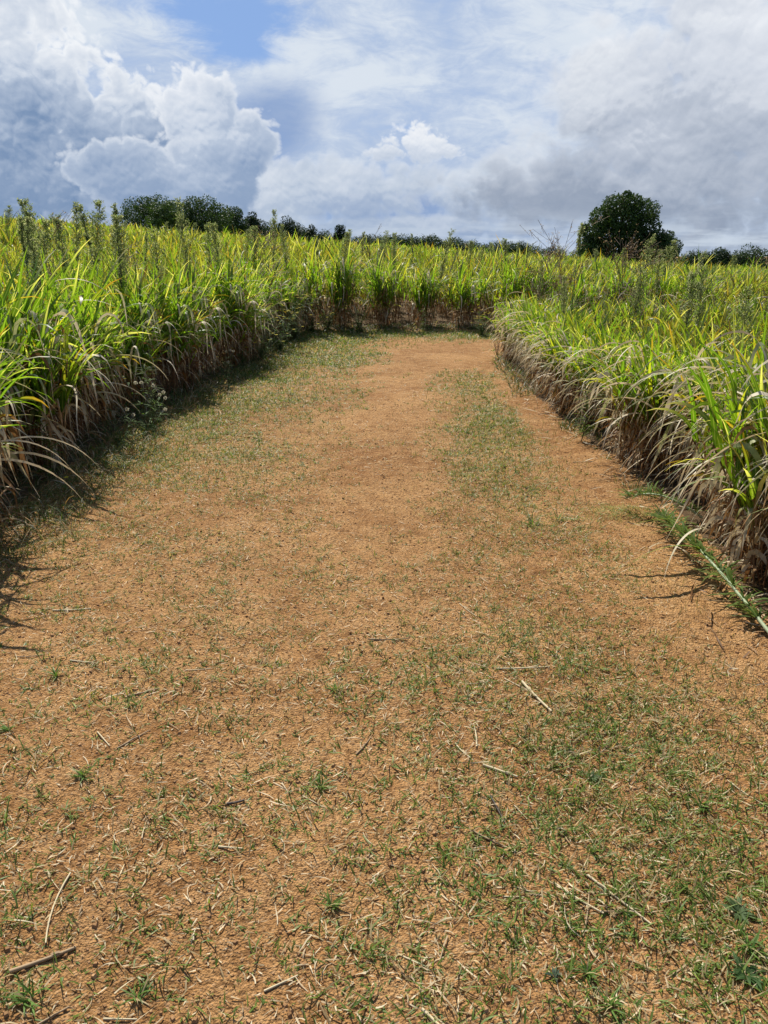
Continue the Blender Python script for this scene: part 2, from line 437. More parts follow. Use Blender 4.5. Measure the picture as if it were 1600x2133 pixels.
# how green the path is, 0..1
def cover(x, y):
    n = fbm(x * 1.1, y * .8, 5, 4, .6); n2 = fbm(x * 3.2, y * 3.0, 9, 3)
    left = np.exp(-((x + 1.75) / .75) ** 2) * sstep(y, 3.5, 7) * .85
    leftfar = sstep(x, 1.2, -.6) * sstep(y, 9.0, 13.5) * .85
    end = sstep(y, 14.8, 16.2) * .7
    rightb = np.exp(-((x - .95 - .04 * (y - 5)) / .42) ** 2) * sstep(y, 11, 8) * .36
    rightfar = np.exp(-((x - 1.1) / .4) ** 2) * np.exp(-((y - 9.3) / 1.8) ** 2) * .7
    near = sstep(y, 4.6, 2.4) * (.13 + .20 * np.exp(-((x - .25) / .25) ** 2) + .08 * np.exp(-((x - 1.0) / .4) ** 2))
    bare = np.exp(-((x + .1 - .03 * y) / .42) ** 2) * sstep(y, 2.4, 5) * .5 + np.exp(-((x - 1.62) / .22) ** 2) * sstep(y, 2.0, 3.4) * sstep(y, 10, 8) * .7
    bare = bare + np.exp(-((x - 1.3) / 1.2) ** 2 - ((y - 12.9) / 1.5) ** 2) * .7
    g = .27 + .10 * sstep(x, .6, -.2) * sstep(y, 6, 4) + .16 * sstep(y, 3.0, 4.5) * sstep(y, 9, 6) + left + leftfar + end + rightb + rightfar + near - bare
    return np.clip(g * .76 * (.02 + 1.95 * n) + (n2 - .5) * .75, 0, 1)


# ------------------------------------------------------------------ ground and path (one welded sheet, split by the path's edge)
def soil_h(x, y):
    d = np.hypot(x, y)
    h = .050 * (fbm(x * .8, y * .6, 31, 3) - .5) + .030 * (fbm(x * 5, y * 5, 32, 4, .6) - .5)
    h = h + sstep(d, 12, 4) * .015 * (fbm(x * 30, y * 30, 33, 3, .65) - .5)
    h = h - .028 * np.exp(-((x + .55) / .32) ** 2) - .022 * np.exp(-((x - .75) / .3) ** 2)   # worn wheel lines
    h = h + .05 * sstep(path_dist(x, y), .35, -.25)
    return h * sstep(d, 200, 20)


def ground_z(x, y): return terrain(x, y) + soil_h(x, y)


rows = np.concatenate([np.arange(.2, 1.0, .05) + 2.0, 3.0 * np.exp(np.linspace(0, math.log(1500 / 3.0), 1000))])
s_ = rows[:, None]; u = np.linspace(-1.25, 1.25, 900)[None]
uu = np.sign(u) * np.abs(u) ** 1.15
X = uu * (s_ + 1.0); Y = s_ - 2.0 + 0 * u
Z = ground_z(X, Y)
nr, nc = X.shape
V = np.stack([X, Y, Z], -1).reshape(-1, 3)
ii = np.arange(nr * nc).reshape(nr, nc)
Fq = np.stack([ii[:-1, :-1], ii[:-1, 1:], ii[1:, 1:], ii[1:, :-1]], -1).reshape(-1, 4)
cx = V[Fq].mean(1); pd = path_dist(cx[:, 0], cx[:, 1]) + .16 * (fbm(cx[:, 0] * 2.5, cx[:, 1] * 2.5, 77, 4) - .5)
cov = cover(V[:, 0], V[:, 1]) if False else None
for nm, mk, mt in (('path', pd > 0, M_PATH), ('ground', pd <= 0, M_GROUND)):
    f = Fq[mk]; used, inv = np.unique(f, return_inverse=True); v = V[used]; f = inv.reshape(-1, 4)
    if nm == 'ground':     # coarse sheet behind the camera, so the land goes on all round
        zb = 0.0; k = len(v)
        e = X[0, 0], X[0, -1]; y0 = Y[0, 0]
        bx = np.array([(-1500, -1500, zb), (1500, -1500, zb), (1500, y0, zb), (-1500, y0, zb)])
        v = np.concatenate([v, bx]); f = np.concatenate([f, np.array([[k, k + 1, k + 2, k + 3]])])
    me = bpy.data.meshes.new(nm)
    me.vertices.add(len(v)); me.vertices.foreach_set('co', v.astype(np.float32).ravel())
    me.loops.add(f.size); me.loops.foreach_set('vertex_index', f.astype(np.int32).ravel())
    me.polygons.add(len(f)); me.polygons.foreach_set('loop_start', np.arange(0, f.size, 4, dtype=np.int32))
    me.polygons.foreach_set('use_smooth', np.full(len(f), True))
    a = me.attributes.new('cover', 'FLOAT', 'POINT'); a.data.foreach_set('value', (cover(v[:, 0], v[:, 1]) * sstep(v[:, 1], 4, 9)).astype(np.float32))
    me.update(calc_edges=True); me.materials.append(mt)
    o = bpy.data.objects.new(nm, me); C.objects.link(o)
    tag(o, {'path': 'wide bare orange-brown earth path running ahead and turning right', 'ground': 'dark earth under the tall grass beside the path'}[nm],
        {'path': 'path', 'ground': 'ground'}[nm], kind='structure')


# ------------------------------------------------------------------ tall grass
G1 = np.array([.070, .155, .014]); G2 = np.array([.135, .222, .016]); G3 = np.array([.050, .110, .014])
YEL = np.array([.38, .33, .03]); ORG = np.array([.42, .17, .035]); TAN = np.array([.56, .43, .25]); PALE = np.array([.72, .62, .43]); BRN = np.array([.15, .066, .024]); DRK = np.array([.10, .055, .028])


def lerp(a, b, t): return a * (1 - t[:, None]) + b * t[:, None]


def green_cols(n, yel=.25, olive=None):
    c = lerp(np.broadcast_to(G1, (n, 3)), G2, rng.uniform(0, 1, n)); c = lerp(c, np.broadcast_to(G3, (n, 3)), (rng.random(n) < .18) * rng.uniform(.3, 1, n))
    c = lerp(c, np.broadcast_to(YEL, (n, 3)), (rng.random(n) < yel) * rng.uniform(.2, .8, n))
    if olive is not None: c = lerp(c, np.broadcast_to(np.array([.17, .125, .045]), (n, 3)), olive)
    return c * rng.uniform(.85, 1.15, (n, 1))


def dry_cols(n, pale=.5):
    """pale: share of bleached leaves (array allowed), the rest brown"""
    c = lerp(np.broadcast_to(TAN, (n, 3)), PALE, rng.uniform(0, 1, n))
    b = lerp(np.broadcast_to(BRN, (n, 3)), np.array([.36, .20, .075]), rng.uniform(0, 1, n) ** 1.3)
    c = np.where((rng.random(n) < pale)[:, None], c, b)
    c = lerp(c, np.broadcast_to(ORG, (n, 3)), (rng.random(n) < .07) * .6)
    return c * rng.uniform(.8, 1.12, (n, 1))


def tall_grass(green, dry, stem, bx, by, bz, H, seg=7, ngreen=7, ndry=6, wide=1.0, face=None, stems=True, yel=.25, lean=.10, glo=.55, pale=.12):
    """tillers of cane grass: cane, green leaves up high, dry leaves hanging lower; face = direction open to the light of the path (arrays allowed)"""
    n = len(bx); H = np.broadcast_to(H, (n,))
    la = rng.uniform(0, 6.28, n); lm = np.abs(rng.normal(0, lean, n))
    if face is not None:
        la = np.where(rng.random(n) < .55, face + rng.normal(0, .9, n), la); lm = lm + lean * .25
    dirv = np.stack([np.cos(la) * lm, np.sin(la) * lm, np.ones(n)], -1)
    base = np.stack([bx, by, bz - .02], -1)
    ch = H * rng.uniform(.55, .74, n)
    if stems:
        t = np.linspace(0, 1, 4)[None, :, None]
        pts = base[:, None] + dirv[:, None] * (ch[:, None, None] * t)
        pts[..., :2] += dirv[:, None, :2] * (t ** 2) * ch[:, None, None] * .5
        cc = lerp(np.broadcast_to(np.array([.12, .050, .020]), (n, 3)), np.array([.30, .17, .07]), rng.uniform(0, 1, n))
        stem.tubes(pts, np.full(n, .0042 * wide), cc, 4)
    def pick(k, lo, hi):
        i = np.repeat(np.arange(n), k); f = rng.uniform(lo, hi, n * k)
        p = base[i] + dirv[i] * (ch[i] * f)[:, None]; p[:, :2] += dirv[i, :2] * (f ** 2 * ch[i] * .5)[:, None]
        return i, f, p
    i, f, p = pick(ngreen, glo, 1.0); k = len(i)
    a = rng.uniform(0, 6.28, k)
    if face is not None: a = np.where(rng.random(k) < .35, (face[i] if np.ndim(face) else face) + rng.normal(0, .8, k), a)
    up = sstep(f, .72, 1.0)
    th0 = R(80) - rng.uniform(0, .42, k); th1 = np.where(rng.random(k) < .58 + .30 * up, R(68) - rng.uniform(0, .9, k), R(5) - rng.uniform(0, 1.25, k))
    L = H[i] * rng.uniform(.34, .60, k); c = green_cols(k, yel, None if face is not None else .85 * sstep(fbm(bx[i] * .35, by[i] * .16, 71, 3), .36, .56) * rng.random(k))
    tipk = rng.random(k); tip = c.copy()
    tip = lerp(tip, np.broadcast_to(ORG, (k, 3)), (tipk < .14) * .75); tip = lerp(tip, np.broadcast_to(PALE, (k, 3)), (tipk > .74) * .7)
    green.leaves(p, a, th0, th1, L, rng.uniform(.012, .034, k) * wide, c, tip, seg, rng.normal(0, .35, k), rng.normal(0, .9, k), rng.uniform(1.1, 2.2, k), tipat=.45)
    if ndry:
        i, f, p = pick(ndry, .12, .86); k = len(i)
        a = rng.uniform(0, 6.28, k)
        if face is not None: a = np.where(rng.random(k) < .45, (face[i] if np.ndim(face) else face) + rng.normal(0, .95, k), a)
        th0 = R(84) - rng.uniform(0, .9, k); th1 = -R(60) - rng.uniform(0, .6, k)
        L = H[i] * rng.uniform(.22, .52, k) * (.55 + .5 * f)
        out = np.full(k, pale) if face is None else np.where(np.cos(a - (face[i] if np.ndim(face) else face)) > .2, .48, .12)
        c = dry_cols(k, out)
        # still greenish at the foot of the upper ones
        fresh = (f > .6) & (rng.random(k) < .45); c2 = np.where(fresh[:, None], lerp(c, np.broadcast_to(G2, (k, 3)), np.full(k, .6)), c)
        dry.leaves(p, a, th0, th1, L, rng.uniform(.008, .028, k) * wide, c2, c, seg, rng.normal(0, .9, k), rng.normal(0, 2.4, k), rng.uniform(.55, 1.2, k), tipat=.1, wave=rng.normal(0, .22, k), hook=rng.uniform(.12, .60, k))


def make_clump(name, H, nst, rad, dryness, yel=.22, seg=8, glo=.5, lean=.13, ng=7, wide=1.0, sweep=5):
    """one clump of cane grass, open (path) side along local +X"""
    root = empty(name, (0, 0, 0)); g, d, s = Soup(), Soup(), Soup()
    r = rad * np.sqrt(rng.random(nst)); a = rng.uniform(0, 6.28, nst); bx, by = r * np.cos(a), r * np.sin(a)
    hh = H * rng.uniform(.66, 1.06, nst)
    tall_grass(g, d, s, bx, by, np.zeros(nst), hh, seg, ng, int(7 * dryness), wide, np.zeros(nst), True, yel, lean, glo)
    # tattered dead leaves about the foot
    k = int(nst * 3 * dryness); i = rng.integers(0, nst, k)
    P = np.stack([bx[i], by[i], rng.uniform(.02, .40, k)], -1); c = dry_cols(k, .35)
    d.leaves(P, rng.normal(0, 1.3, k), R(40) - rng.uniform(0, 1, k), -R(60) - rng.uniform(0, .5, k), rng.uniform(.12, .42, k), rng.uniform(.006, .014, k), c, c, 6, rng.normal(0, 1, k), rng.normal(0, 2, k), .8, wave=rng.normal(0, .15, k))
    # a few long bleached ribbons arching out over the path
    k = int(1 + 12 * dryness); P = np.stack([rng.uniform(0, rad, k), rng.uniform(-rad, rad, k), H * rng.uniform(.38, .66, k)], -1)
    c = lerp(np.broadcast_to(PALE, (k, 3)), G2 * 1.3, (rng.random(k) < .45) * rng.uniform(.3, .9, k))
    d.leaves(P, rng.normal(0, .95, k), R(82) - rng.random(k) * .55, -R(86) + rng.random(k) * .25, H * rng.uniform(.30, .60, k), rng.uniform(.016, .034, k) * wide, c, np.broadcast_to(PALE, (k, 3)), 12, rng.normal(0, .8, k), rng.normal(0, 2.2, k), 1.0, wave=rng.normal(0, .14, k), hook=rng.uniform(.22, .55, k))
    # and long ones that sweep out in open arcs
    k = sweep; P = np.stack([rng.uniform(0, rad, k), rng.uniform(-rad, rad, k), H * rng.uniform(.30, .80, k)], -1)
    c = lerp(np.broadcast_to(PALE, (k, 3)), G2 * 1.2, (rng.random(k) < .5) * rng.uniform(.3, 1, k)); c = lerp(c, np.broadcast_to(TAN, (k, 3)), rng.random(k) * .5)
    d.leaves(P, rng.normal(0, .75, k), R(66) - rng.random(k) * .5, -R(78) + rng.random(k) * .4, H * rng.uniform(.40, .75, k), rng.uniform(.010, .022, k), c, np.broadcast_to(PALE, (k, 3)), 12, rng.normal(0, .6, k), rng.normal(0, 1.4, k), rng.uniform(.7, 1.2, k), wave=rng.normal(0, .12, k))
    g.build('green_leaves', M_GREEN, root); d.build('dry_leaves', M_DRY, root); s.build('canes', M_STEM, root)
    return root


ORD = ['first', 'second', 'third', 'fourth', 'fifth', 'sixth', 'seventh', 'eighth', 'ninth', 'tenth', 'eleventh', 'twelfth', 'thirteenth', 'fourteenth', 'fifteenth', 'sixteenth',
       'seventeenth', 'eighteenth', 'nineteenth', 'twentieth', 'twenty-first', 'twenty-second', 'twenty-third', 'twenty-fourth', 'twenty-fifth', 'twenty-sixth', 'twenty-seventh', 'twenty-eighth',
       'twenty-ninth', 'thirtieth', 'thirty-first', 'thirty-second', 'thirty-third', 'thirty-fourth', 'thirty-fifth', 'thirty-sixth', 'thirty-seventh', 'thirty-eighth', 'thirty-ninth', 'fortieth']

protoL = [make_clump('tall_grass_clump', h, 30, .28, dr, ye, 8, gl, le, 8, 1.28) for h, dr, ye, gl, le in ((1.27, 1.0, .08, .50, .06), (1.38, .85, .05, .44, .05), (1.16, 1.2, .12, .58, .09), (1.32, .95, .08, .48, .06), (1.10, 1.25, .14, .58, .11))]
protoR = [make_clump('tall_grass_clump', h, 32, .28, dr, ye, 8, gl, le, 8, 1.0, 22) for h, dr, ye, gl, le in ((1.02, 1.75, .22, .62, .14), (.92, 2.1, .26, .72, .2), (1.08, 1.5, .18, .58, .12), (1.00, 1.9, .28, .64, .18), (.96, 1.7, .22, .62, .15))]
protoF = [make_clump('tall_grass_clump', h, 26, .26, dr, ye, 7, gl, le, 8, 1.15) for h, dr, ye, gl, le in ((1.50, .9, .12, .44, .22), (1.30, 1.0, .2, .48, .28), (1.60, .7, .10, .40, .18), (1.38, 1.1, .15, .46, .24))]
used = set()


def put(protos, i, x, y, rz, s, label, group):
    p = protos[i % len(protos)]
    o = p if p.name not in used else copy_tree(p)
    used.add(p.name)
    o.location = (x, y, float(ground_z(x, y))); o.rotation_euler = (0, 0, rz); o.scale = (s, s, s * rng.uniform(.94, 1.06))
    tag(o, label, 'tall grass', group)
    return o


GL, GR_, GF = 'tall grass clumps along the left edge of the path', 'tall grass clumps along the right edge of the path', 'tall grass clumps closing the far end of the path'
# left edge
ys = []; y = 3.4
while y < 16.3: ys.append(y); y += .40 + .012 * y + rng.uniform(-.05, .08)
for i, y in enumerate(ys):
    x = float(left_x(y)) - .30 + rng.uniform(-.24, .14) + (.30 if y < 4.7 else 0); s = rng.uniform(.88, 1.1) * (1.10 if y < 7 else 1.0) * (1.0 if y < 9 else 1.02)
    hl = 'arching over with pale hanging tips' if i < 5 else ('above small white seed heads' if 7 < y < 8.6 else ('behind leafy green weeds' if y > 11 else 'with brown dry lower leaves'))
    put(protoL, int(rng.integers(0, 5)), x, y, rng.normal(0, .3), s, 'left edge clump %s, %s from the camera' % (hl, ORD[i]), GL)
# right edge
ys = []; y = 2.75
while y < 13.6: ys.append(y); y += .36 + .010 * y + rng.uniform(-.05, .06)
for i, y in enumerate(ys):
    x = float(right_x(y)) + .32 + rng.uniform(-.10, .16); s = rng.uniform(.88, 1.08) * (1.12 - .022 * min(y, 9))
    hl = 'behind the fallen weed, with long bleached leaves' if y < 4.4 else ('with pale curled dry leaves to the ground' if y < 9.5 else 'low and yellowish with dry fringe')
    put(protoR, int(rng.integers(0, 5)), x, y, math.pi + rng.normal(0, .3), s, 'right edge clump %s, %s from the camera' % (hl, ORD[i]), GR_)
# round the corner, backs of the right patch
for i, x in enumerate(np.arange(2.9, 7.5, .62)):
    put(protoR, i, x, 13.3 + rng.uniform(-.1, .1), math.pi / 2 + rng.normal(0, .3), .95, 'yellowish tall grass clump on the corner where the path turns, %s from the corner' % ORD[i], 'tall grass clumps round the corner')
# far end: distinct bushy clumps with gaps
far = [-2.75, -1.75, -.95, .0, .85, 1.75, 2.7, 3.35, 4.3, 5.1, 6.0, 6.9]
for i, x in enumerate(far):
    y = float(far_y(x)) + .38 + rng.uniform(-.12, .25); s = rng.uniform(.92, 1.14)
    put(protoF, int(rng.integers(0, 4)), x, y, -math.pi / 2 + rng.normal(0, .4), s, 'bushy green clump closing the far end of the path, %s from its left' % ORD[i], GF)


def field(name, label, region, dens, Hf, bands):
    g, d, s = Soup(), Soup(), Soup()
    for (d0, d1, den, seg, ng, nd, wide, st) in bands:
        a0, a1 = R(-40), R(38)
        n = int(den * .5 * (a1 - a0) * (d1 ** 2 - d0 ** 2) * dens)
        r = np.sqrt(rng.uniform(d0 ** 2, d1 ** 2, n)); a = rng.uniform(a0, a1, n); x, y = r * np.sin(a), r * np.cos(a)
        # tillers gather in tufts
        cell = .55 if d1 < 30 else 1.1
        gx, gy = np.floor(x / cell), np.floor(y / cell)
        cxx = (gx + hash2(gx, gy, 3)) * cell; cyy = (gy + hash2(gx, gy, 4)) * cell
        x = x * .42 + cxx * .58; y = y * .42 + cyy * .58
        k = region(x, y); x, y = x[k], y[k]
        if len(x) == 0: continue
        H = Hf(x, y) * (.70 + .40 * hash2(np.floor(x / cell), np.floor(y / cell), 5)) * rng.uniform(.78, 1.06, len(x))
        yel = .10
        tall_grass(g, d, s, x, y, ground_z(x, y), H, seg, ng, nd, wide, None, st, yel, .15, .42, .14)
    # three materials in one mesh
    o = g.build(name, M_GREEN); me = o.data
    o2 = d.build('tmp', M_DRY); o3 = s.build('tmp2', M_STEM)
    tag(o, label, 'tall grass', kind='stuff')
    for q, nm in ((o2, 'dry_leaves'), (o3, 'canes')):
        if len(q.data.vertices): q.name = nm; q.data.name = nm; q.parent = o
        else: bpy.data.objects.remove(q)
    return o


def in_right(x, y): return (x > right_x(y) + .55) & (y < 13.2) & (path_dist(x, y) < -.4)
def in_main(x, y): return (path_dist(x, y) < np.where(y > 16, -1.15, -.60)) & ~((x > 1.5) & (y < 13.8))


field('tall_grass', 'dense tall grass filling the block right of the path', in_right, 1.0,
      lambda x, y: 1.14 - .022 * np.minimum(y, 10) + .05 * fbm(x * .5, y * .5, 51, 2) + 0 * x, [(2.2, 7, 32, 7, 7, 4, 1.0, True), (7, 16, 24, 6, 6, 3, 1.1, True)])
field('tall_grass', 'sea of tall yellow-green grass left of and beyond the path', in_main, 1.0,
      lambda x, y: 1.33 + .30 * fbm(x * .22, y * .22, 52, 3) + .10 * sstep(y, 14, 18) - .12 * sstep(x, 2, 14), [(2.8, 10, 28, 7, 7, 4, 1.0, True), (10, 22, 18, 5, 7, 4, 1.15, True), (22, 45, 6.5, 4, 6, 2, 2.0, False), (45, 90, 2.2, 3, 5, 1, 4.2, False), (90, 190, .55, 3, 5, 1, 8.0, False)])

# ------------------------------------------------------------------ path cover: sprouts, straw, clods
def scatter(n, y0, y1, p=1.0):
    """plan positions on the path, thinning with distance"""
    y = y0 * (y1 / y0) ** (rng.random(n) ** p); x = rng.uniform(-3.0, 2.6, n) + np.where(y > 13.4, rng.random(n) * 1.5, 0)
    lim = .62 * (y + .4) + .25; k = (np.abs(x) < lim) & (path_dist(x, y) > .02)
    return x[k], y[k]


g = Soup()
x, y = scatter(120000, .75, 16.9, .62)
k = rng.random(len(x)) < cover(x, y) ** 1.15 * 1.05; x, y = x[k], y[k]
nb = 6; n = len(x); i = np.repeat(np.arange(n), nb)
size = (.5 + 1.3 * rng.random(n) ** 3) * (.75 + .35 * cover(x, y)); far_ = np.clip(y / 4.5, 1, 4.2)
sp = .010 * size[i]; bx = x[i] + rng.normal(0, 1, n * nb) * sp; by = y[i] + rng.normal(0, 1, n * nb) * sp
c = lerp(np.broadcast_to(np.array([.075, .145, .020]), (n * nb, 3)), np.array([.19, .26, .04]), rng.random(n * nb))
st = np.repeat(rng.random(n) < .20, nb) | (rng.random(n * nb) < .15)
c[st] = lerp(np.broadcast_to(np.array([.58, .46, .25]), (st.sum(), 3)), np.array([.30, .21, .095]), rng.random(st.sum()))
c *= rng.uniform(.8, 1.2, (len(c), 1))
L = .034 * size[i] * rng.uniform(.5, 1.5, n * nb) * (1 + .10 * (far_[i] - 1)); th = R(50) * rng.uniform(.05, 1.35, n * nb)
g.leaves(np.stack([bx, by, ground_z(bx, by) - .002], -1), rng.uniform(0, 6.28, n * nb), th, th - rng.uniform(0, 1.2, n * nb), L,
         .0036 * far_[i] * rng.uniform(.7, 1.4, n * nb) * np.where(y[i] < 3, 1.15, 1), c, c * .95, 3, rng.normal(0, .4, n * nb), rng.normal(0, .5, n * nb))
# thin upright seedlings in stands on the right and far left
x, y = scatter(60000, 1.3, 16.8, .7)
stand = np.clip(fbm(x * 1.6, y * 1.2, 91, 3) * 2.2 - .75, 0, 1) * (np.exp(-((x - 1.05) / .55) ** 2) * sstep(y, 10, 7) + np.exp(-((x + 1.7) / .8) ** 2) * sstep(y, 4, 8) + sstep(y, 13, 16) * .6)
k = rng.random(len(x)) < stand; x, y = x[k], y[k]; n = len(x); far_ = np.clip(y / 4.0, 1, 4)
c = lerp(np.broadcast_to(np.array([.09, .13, .025]), (n, 3)), np.array([.18, .20, .045]), rng.random(n))
g.leaves(np.stack([x, y, ground_z(x, y) - .002], -1), rng.uniform(0, 6.28, n), R(86) - rng.random(n) * .4, R(60) - rng.random(n) * .8, rng.uniform(.03, .085, n),
         .0024 * far_, c, lerp(c, np.broadcast_to(np.array([.4, .3, .14]), (n, 3)), rng.random(n) * .6), 3, rng.normal(0, .5, n))
tag(g.build('grass', M_SPROUT), 'short sparse grass sprouting through the bare earth path', 'grass', kind='stuff')

g = Soup()
x, y = scatter(38000, .75, 14, .72)
k = rng.random(len(x)) < .25 + .75 * fbm(x * 1.7, y * 1.7, 66, 3) * cover(x, y) ** .5 * 1.6; x, y = x[k], y[k]; n = len(x); far_ = np.clip(y / 5, 1, 2.4)
Ls = rng.uniform(.008, .030, n) + .07 * rng.random(n) ** 7
a = rng.uniform(0, 6.28, n)
z = np.maximum(ground_z(x, y), ground_z(x + np.cos(a) * Ls, y + np.sin(a) * Ls)) + .004
c = lerp(np.broadcast_to(np.array([.72, .60, .38]), (n, 3)), np.array([.34, .23, .11]), rng.random(n) ** 1.5)
g.leaves(np.stack([x, y, z], -1), a, rng.normal(.05, .12, n), rng.normal(-.12, .12, n), Ls, rng.uniform(.0018, .0048, n) * far_, c, c * .92, 4, rng.normal(0, .7, n), rng.normal(0, .9, n), wave=rng.normal(0, .1, n), base=.8, tipw=.35)
tag(g.build('straw', M_DRY), 'short dry straw bits strewn over the path', 'straw', kind='stuff')

g = Soup()
x, y = scatter(70000, .75, 9, .8)
n = len(x); sz = rng.uniform(.0022, .0050, n) + .013 * rng.random(n) ** 10
c = lerp(np.broadcast_to(np.array([.28, .145, .06]), (n, 3)), np.array([.46, .27, .13]), rng.random(n)) * rng.uniform(.7, 1.05, (n, 1))
g.lumps(np.stack([x, y, ground_z(x, y) + sz * .12], -1), sz, c)
m, t = new_mat('clod'); a = t.node('ShaderNodeAttribute', attribute_name='col')
p = t.node('ShaderNodeBsdfPrincipled', {'Base Color': a.outputs['Color'], 'Roughness': .95, 'Specular IOR Level': .1}); t.l.new(p.outputs[0], t.node('ShaderNodeOutputMaterial').inputs[0])
tag(g.build('soil_crumbs', m, smooth=False), 'loose crumbs and small clods of orange earth on the path', 'soil', kind='stuff')

# verge: low dark green grass, colour darkened further for the shade there; litter at the feet of the tall grass
g = Soup()
n = 130000; y = 2.0 * (17.6 / 2.0) ** rng.random(n); x = rng.uniform(-3.3, 5.0, n); pdv = path_dist(x, y)
lim = np.where(x < 0, .16 + .50 * fbm(y * .9, x * 0 + 3, 12, 3), .06 + .22 * fbm(y * 1.1, x * 0 + 8, 13, 3))
k = (pdv < lim) & (pdv > -.6) & ~((x > 0) & (y < 9) & (fbm(x * 2, y * .8, 15, 2) < .47)); x, y = x[k], y[k]; n = len(x); far_ = np.clip(y / 4, 1, 4)
c = lerp(np.broadcast_to(np.array([.04, .07, .015]), (n, 3)), np.array([.10, .15, .028]), rng.random(n)); dr = rng.random(n) < .28; c[dr] = dry_cols(dr.sum()) * .8
g.leaves(np.stack([x, y, ground_z(x, y) - .004], -1), rng.uniform(0, 6.28, n), R(80) - rng.random(n) * .7, R(30) - rng.random(n) * 1.4, rng.uniform(.04, .13, n) + .14 * rng.random(n) ** 4, .0035 * far_, c, c, 4, rng.normal(0, .6, n), rng.normal(0, .8, n))
tag(g.build('verge_grass', M_SPROUT), 'low dark grass and weeds, shade put into their colour, at the feet of the tall grass', 'grass', kind='stuff')
g = Soup()
n = 14000; y = 2.0 * (17.6 / 2.0) ** rng.random(n); x = rng.uniform(-3.4, 5.0, n); pdv = path_dist(x, y)
k = (pdv < .38 * rng.random(n)) & (pdv > -.6); x, y = x[k], y[k]; n = len(x)
g.leaves(np.stack([x, y, ground_z(x, y) + .012], -1), rng.uniform(0, 6.28, n), rng.normal(.1, .25, n), rng.normal(-.2, .2, n), rng.uniform(.06, .26, n), rng.uniform(.004, .010, n), dry_cols(n), dry_cols(n), 6, rng.normal(0, 1.2, n), rng.normal(0, 1.5, n), wave=.1, base=.8, tipw=.2)
tag(g.build('leaf_litter', M_DRY), 'fallen dry leaves under the edges of the tall grass', 'leaf litter', kind='stuff')


# ------------------------------------------------------------------ single dry stems lying on the path
def dry_stem(px, py, ang, length, w_, label, tone=0, bend=0.0):
    w_ *= .74; length *= .92
    """centre pixel, direction in plan (deg, 0 = to the right), length and width in metres"""
    x, y = at(px, py); a = R(ang); s = Soup(); k = 7
    t = np.linspace(-.5, .5, k); pts = np.zeros((1, k, 3)); r_ = np.linspace(1, .72, k)[None] * w_ * .5
    pts[0, :, 0] = t * length; pts[0, :, 1] = bend * length * (t ** 2 * 4 - 1) * .5
    ca, sa = math.cos(a), math.sin(a)
    wx = x + pts[0, :, 0] * ca - pts[0, :, 1] * sa; wy = y + pts[0, :, 0] * sa + pts[0, :, 1] * ca
    z = ground_z(wx, wy); zf = np.polyval(np.polyfit(t, z, 1), t); zf = zf + max(0, float((z - zf).max())) * .6
    z0 = float(zf.mean()); pts[0, :, 2] = zf - z0 + w_ * .5
    pale = [(.60, .49, .29), (.34, .23, .12), (.07, .05, .04)][tone]
    s.tubes(pts, r_, np.array(pale), 6)
    root = s.build('fallen_cane', M_STEM); root.location = (x, y, z0); root.rotation_euler = (0, 0, a)
    f = Soup(); n = 1     # torn sheath strips along the cane
    q = np.zeros((n, 3)); q[:, 0] = rng.uniform(-.5, .2, n) * length; q[:, 2] = w_ * .9 + np.interp(q[:, 0], pts[0, :, 0], zf - z0)
    f.leaves(q, rng.normal(0, .12, n), .12, -.12, length * rng.uniform(.15, .4, n), w_ * rng.uniform(.4, .9, n), np.array(pale) * .95, np.array(pale), 5, rng.normal(0, .5, n), rng.normal(0, 1, n), base=.9, tipw=.3)
    f.build('sheath', M_DRY, root)
    tag(root, label, 'cane piece', 'dry grass canes lying on the path')


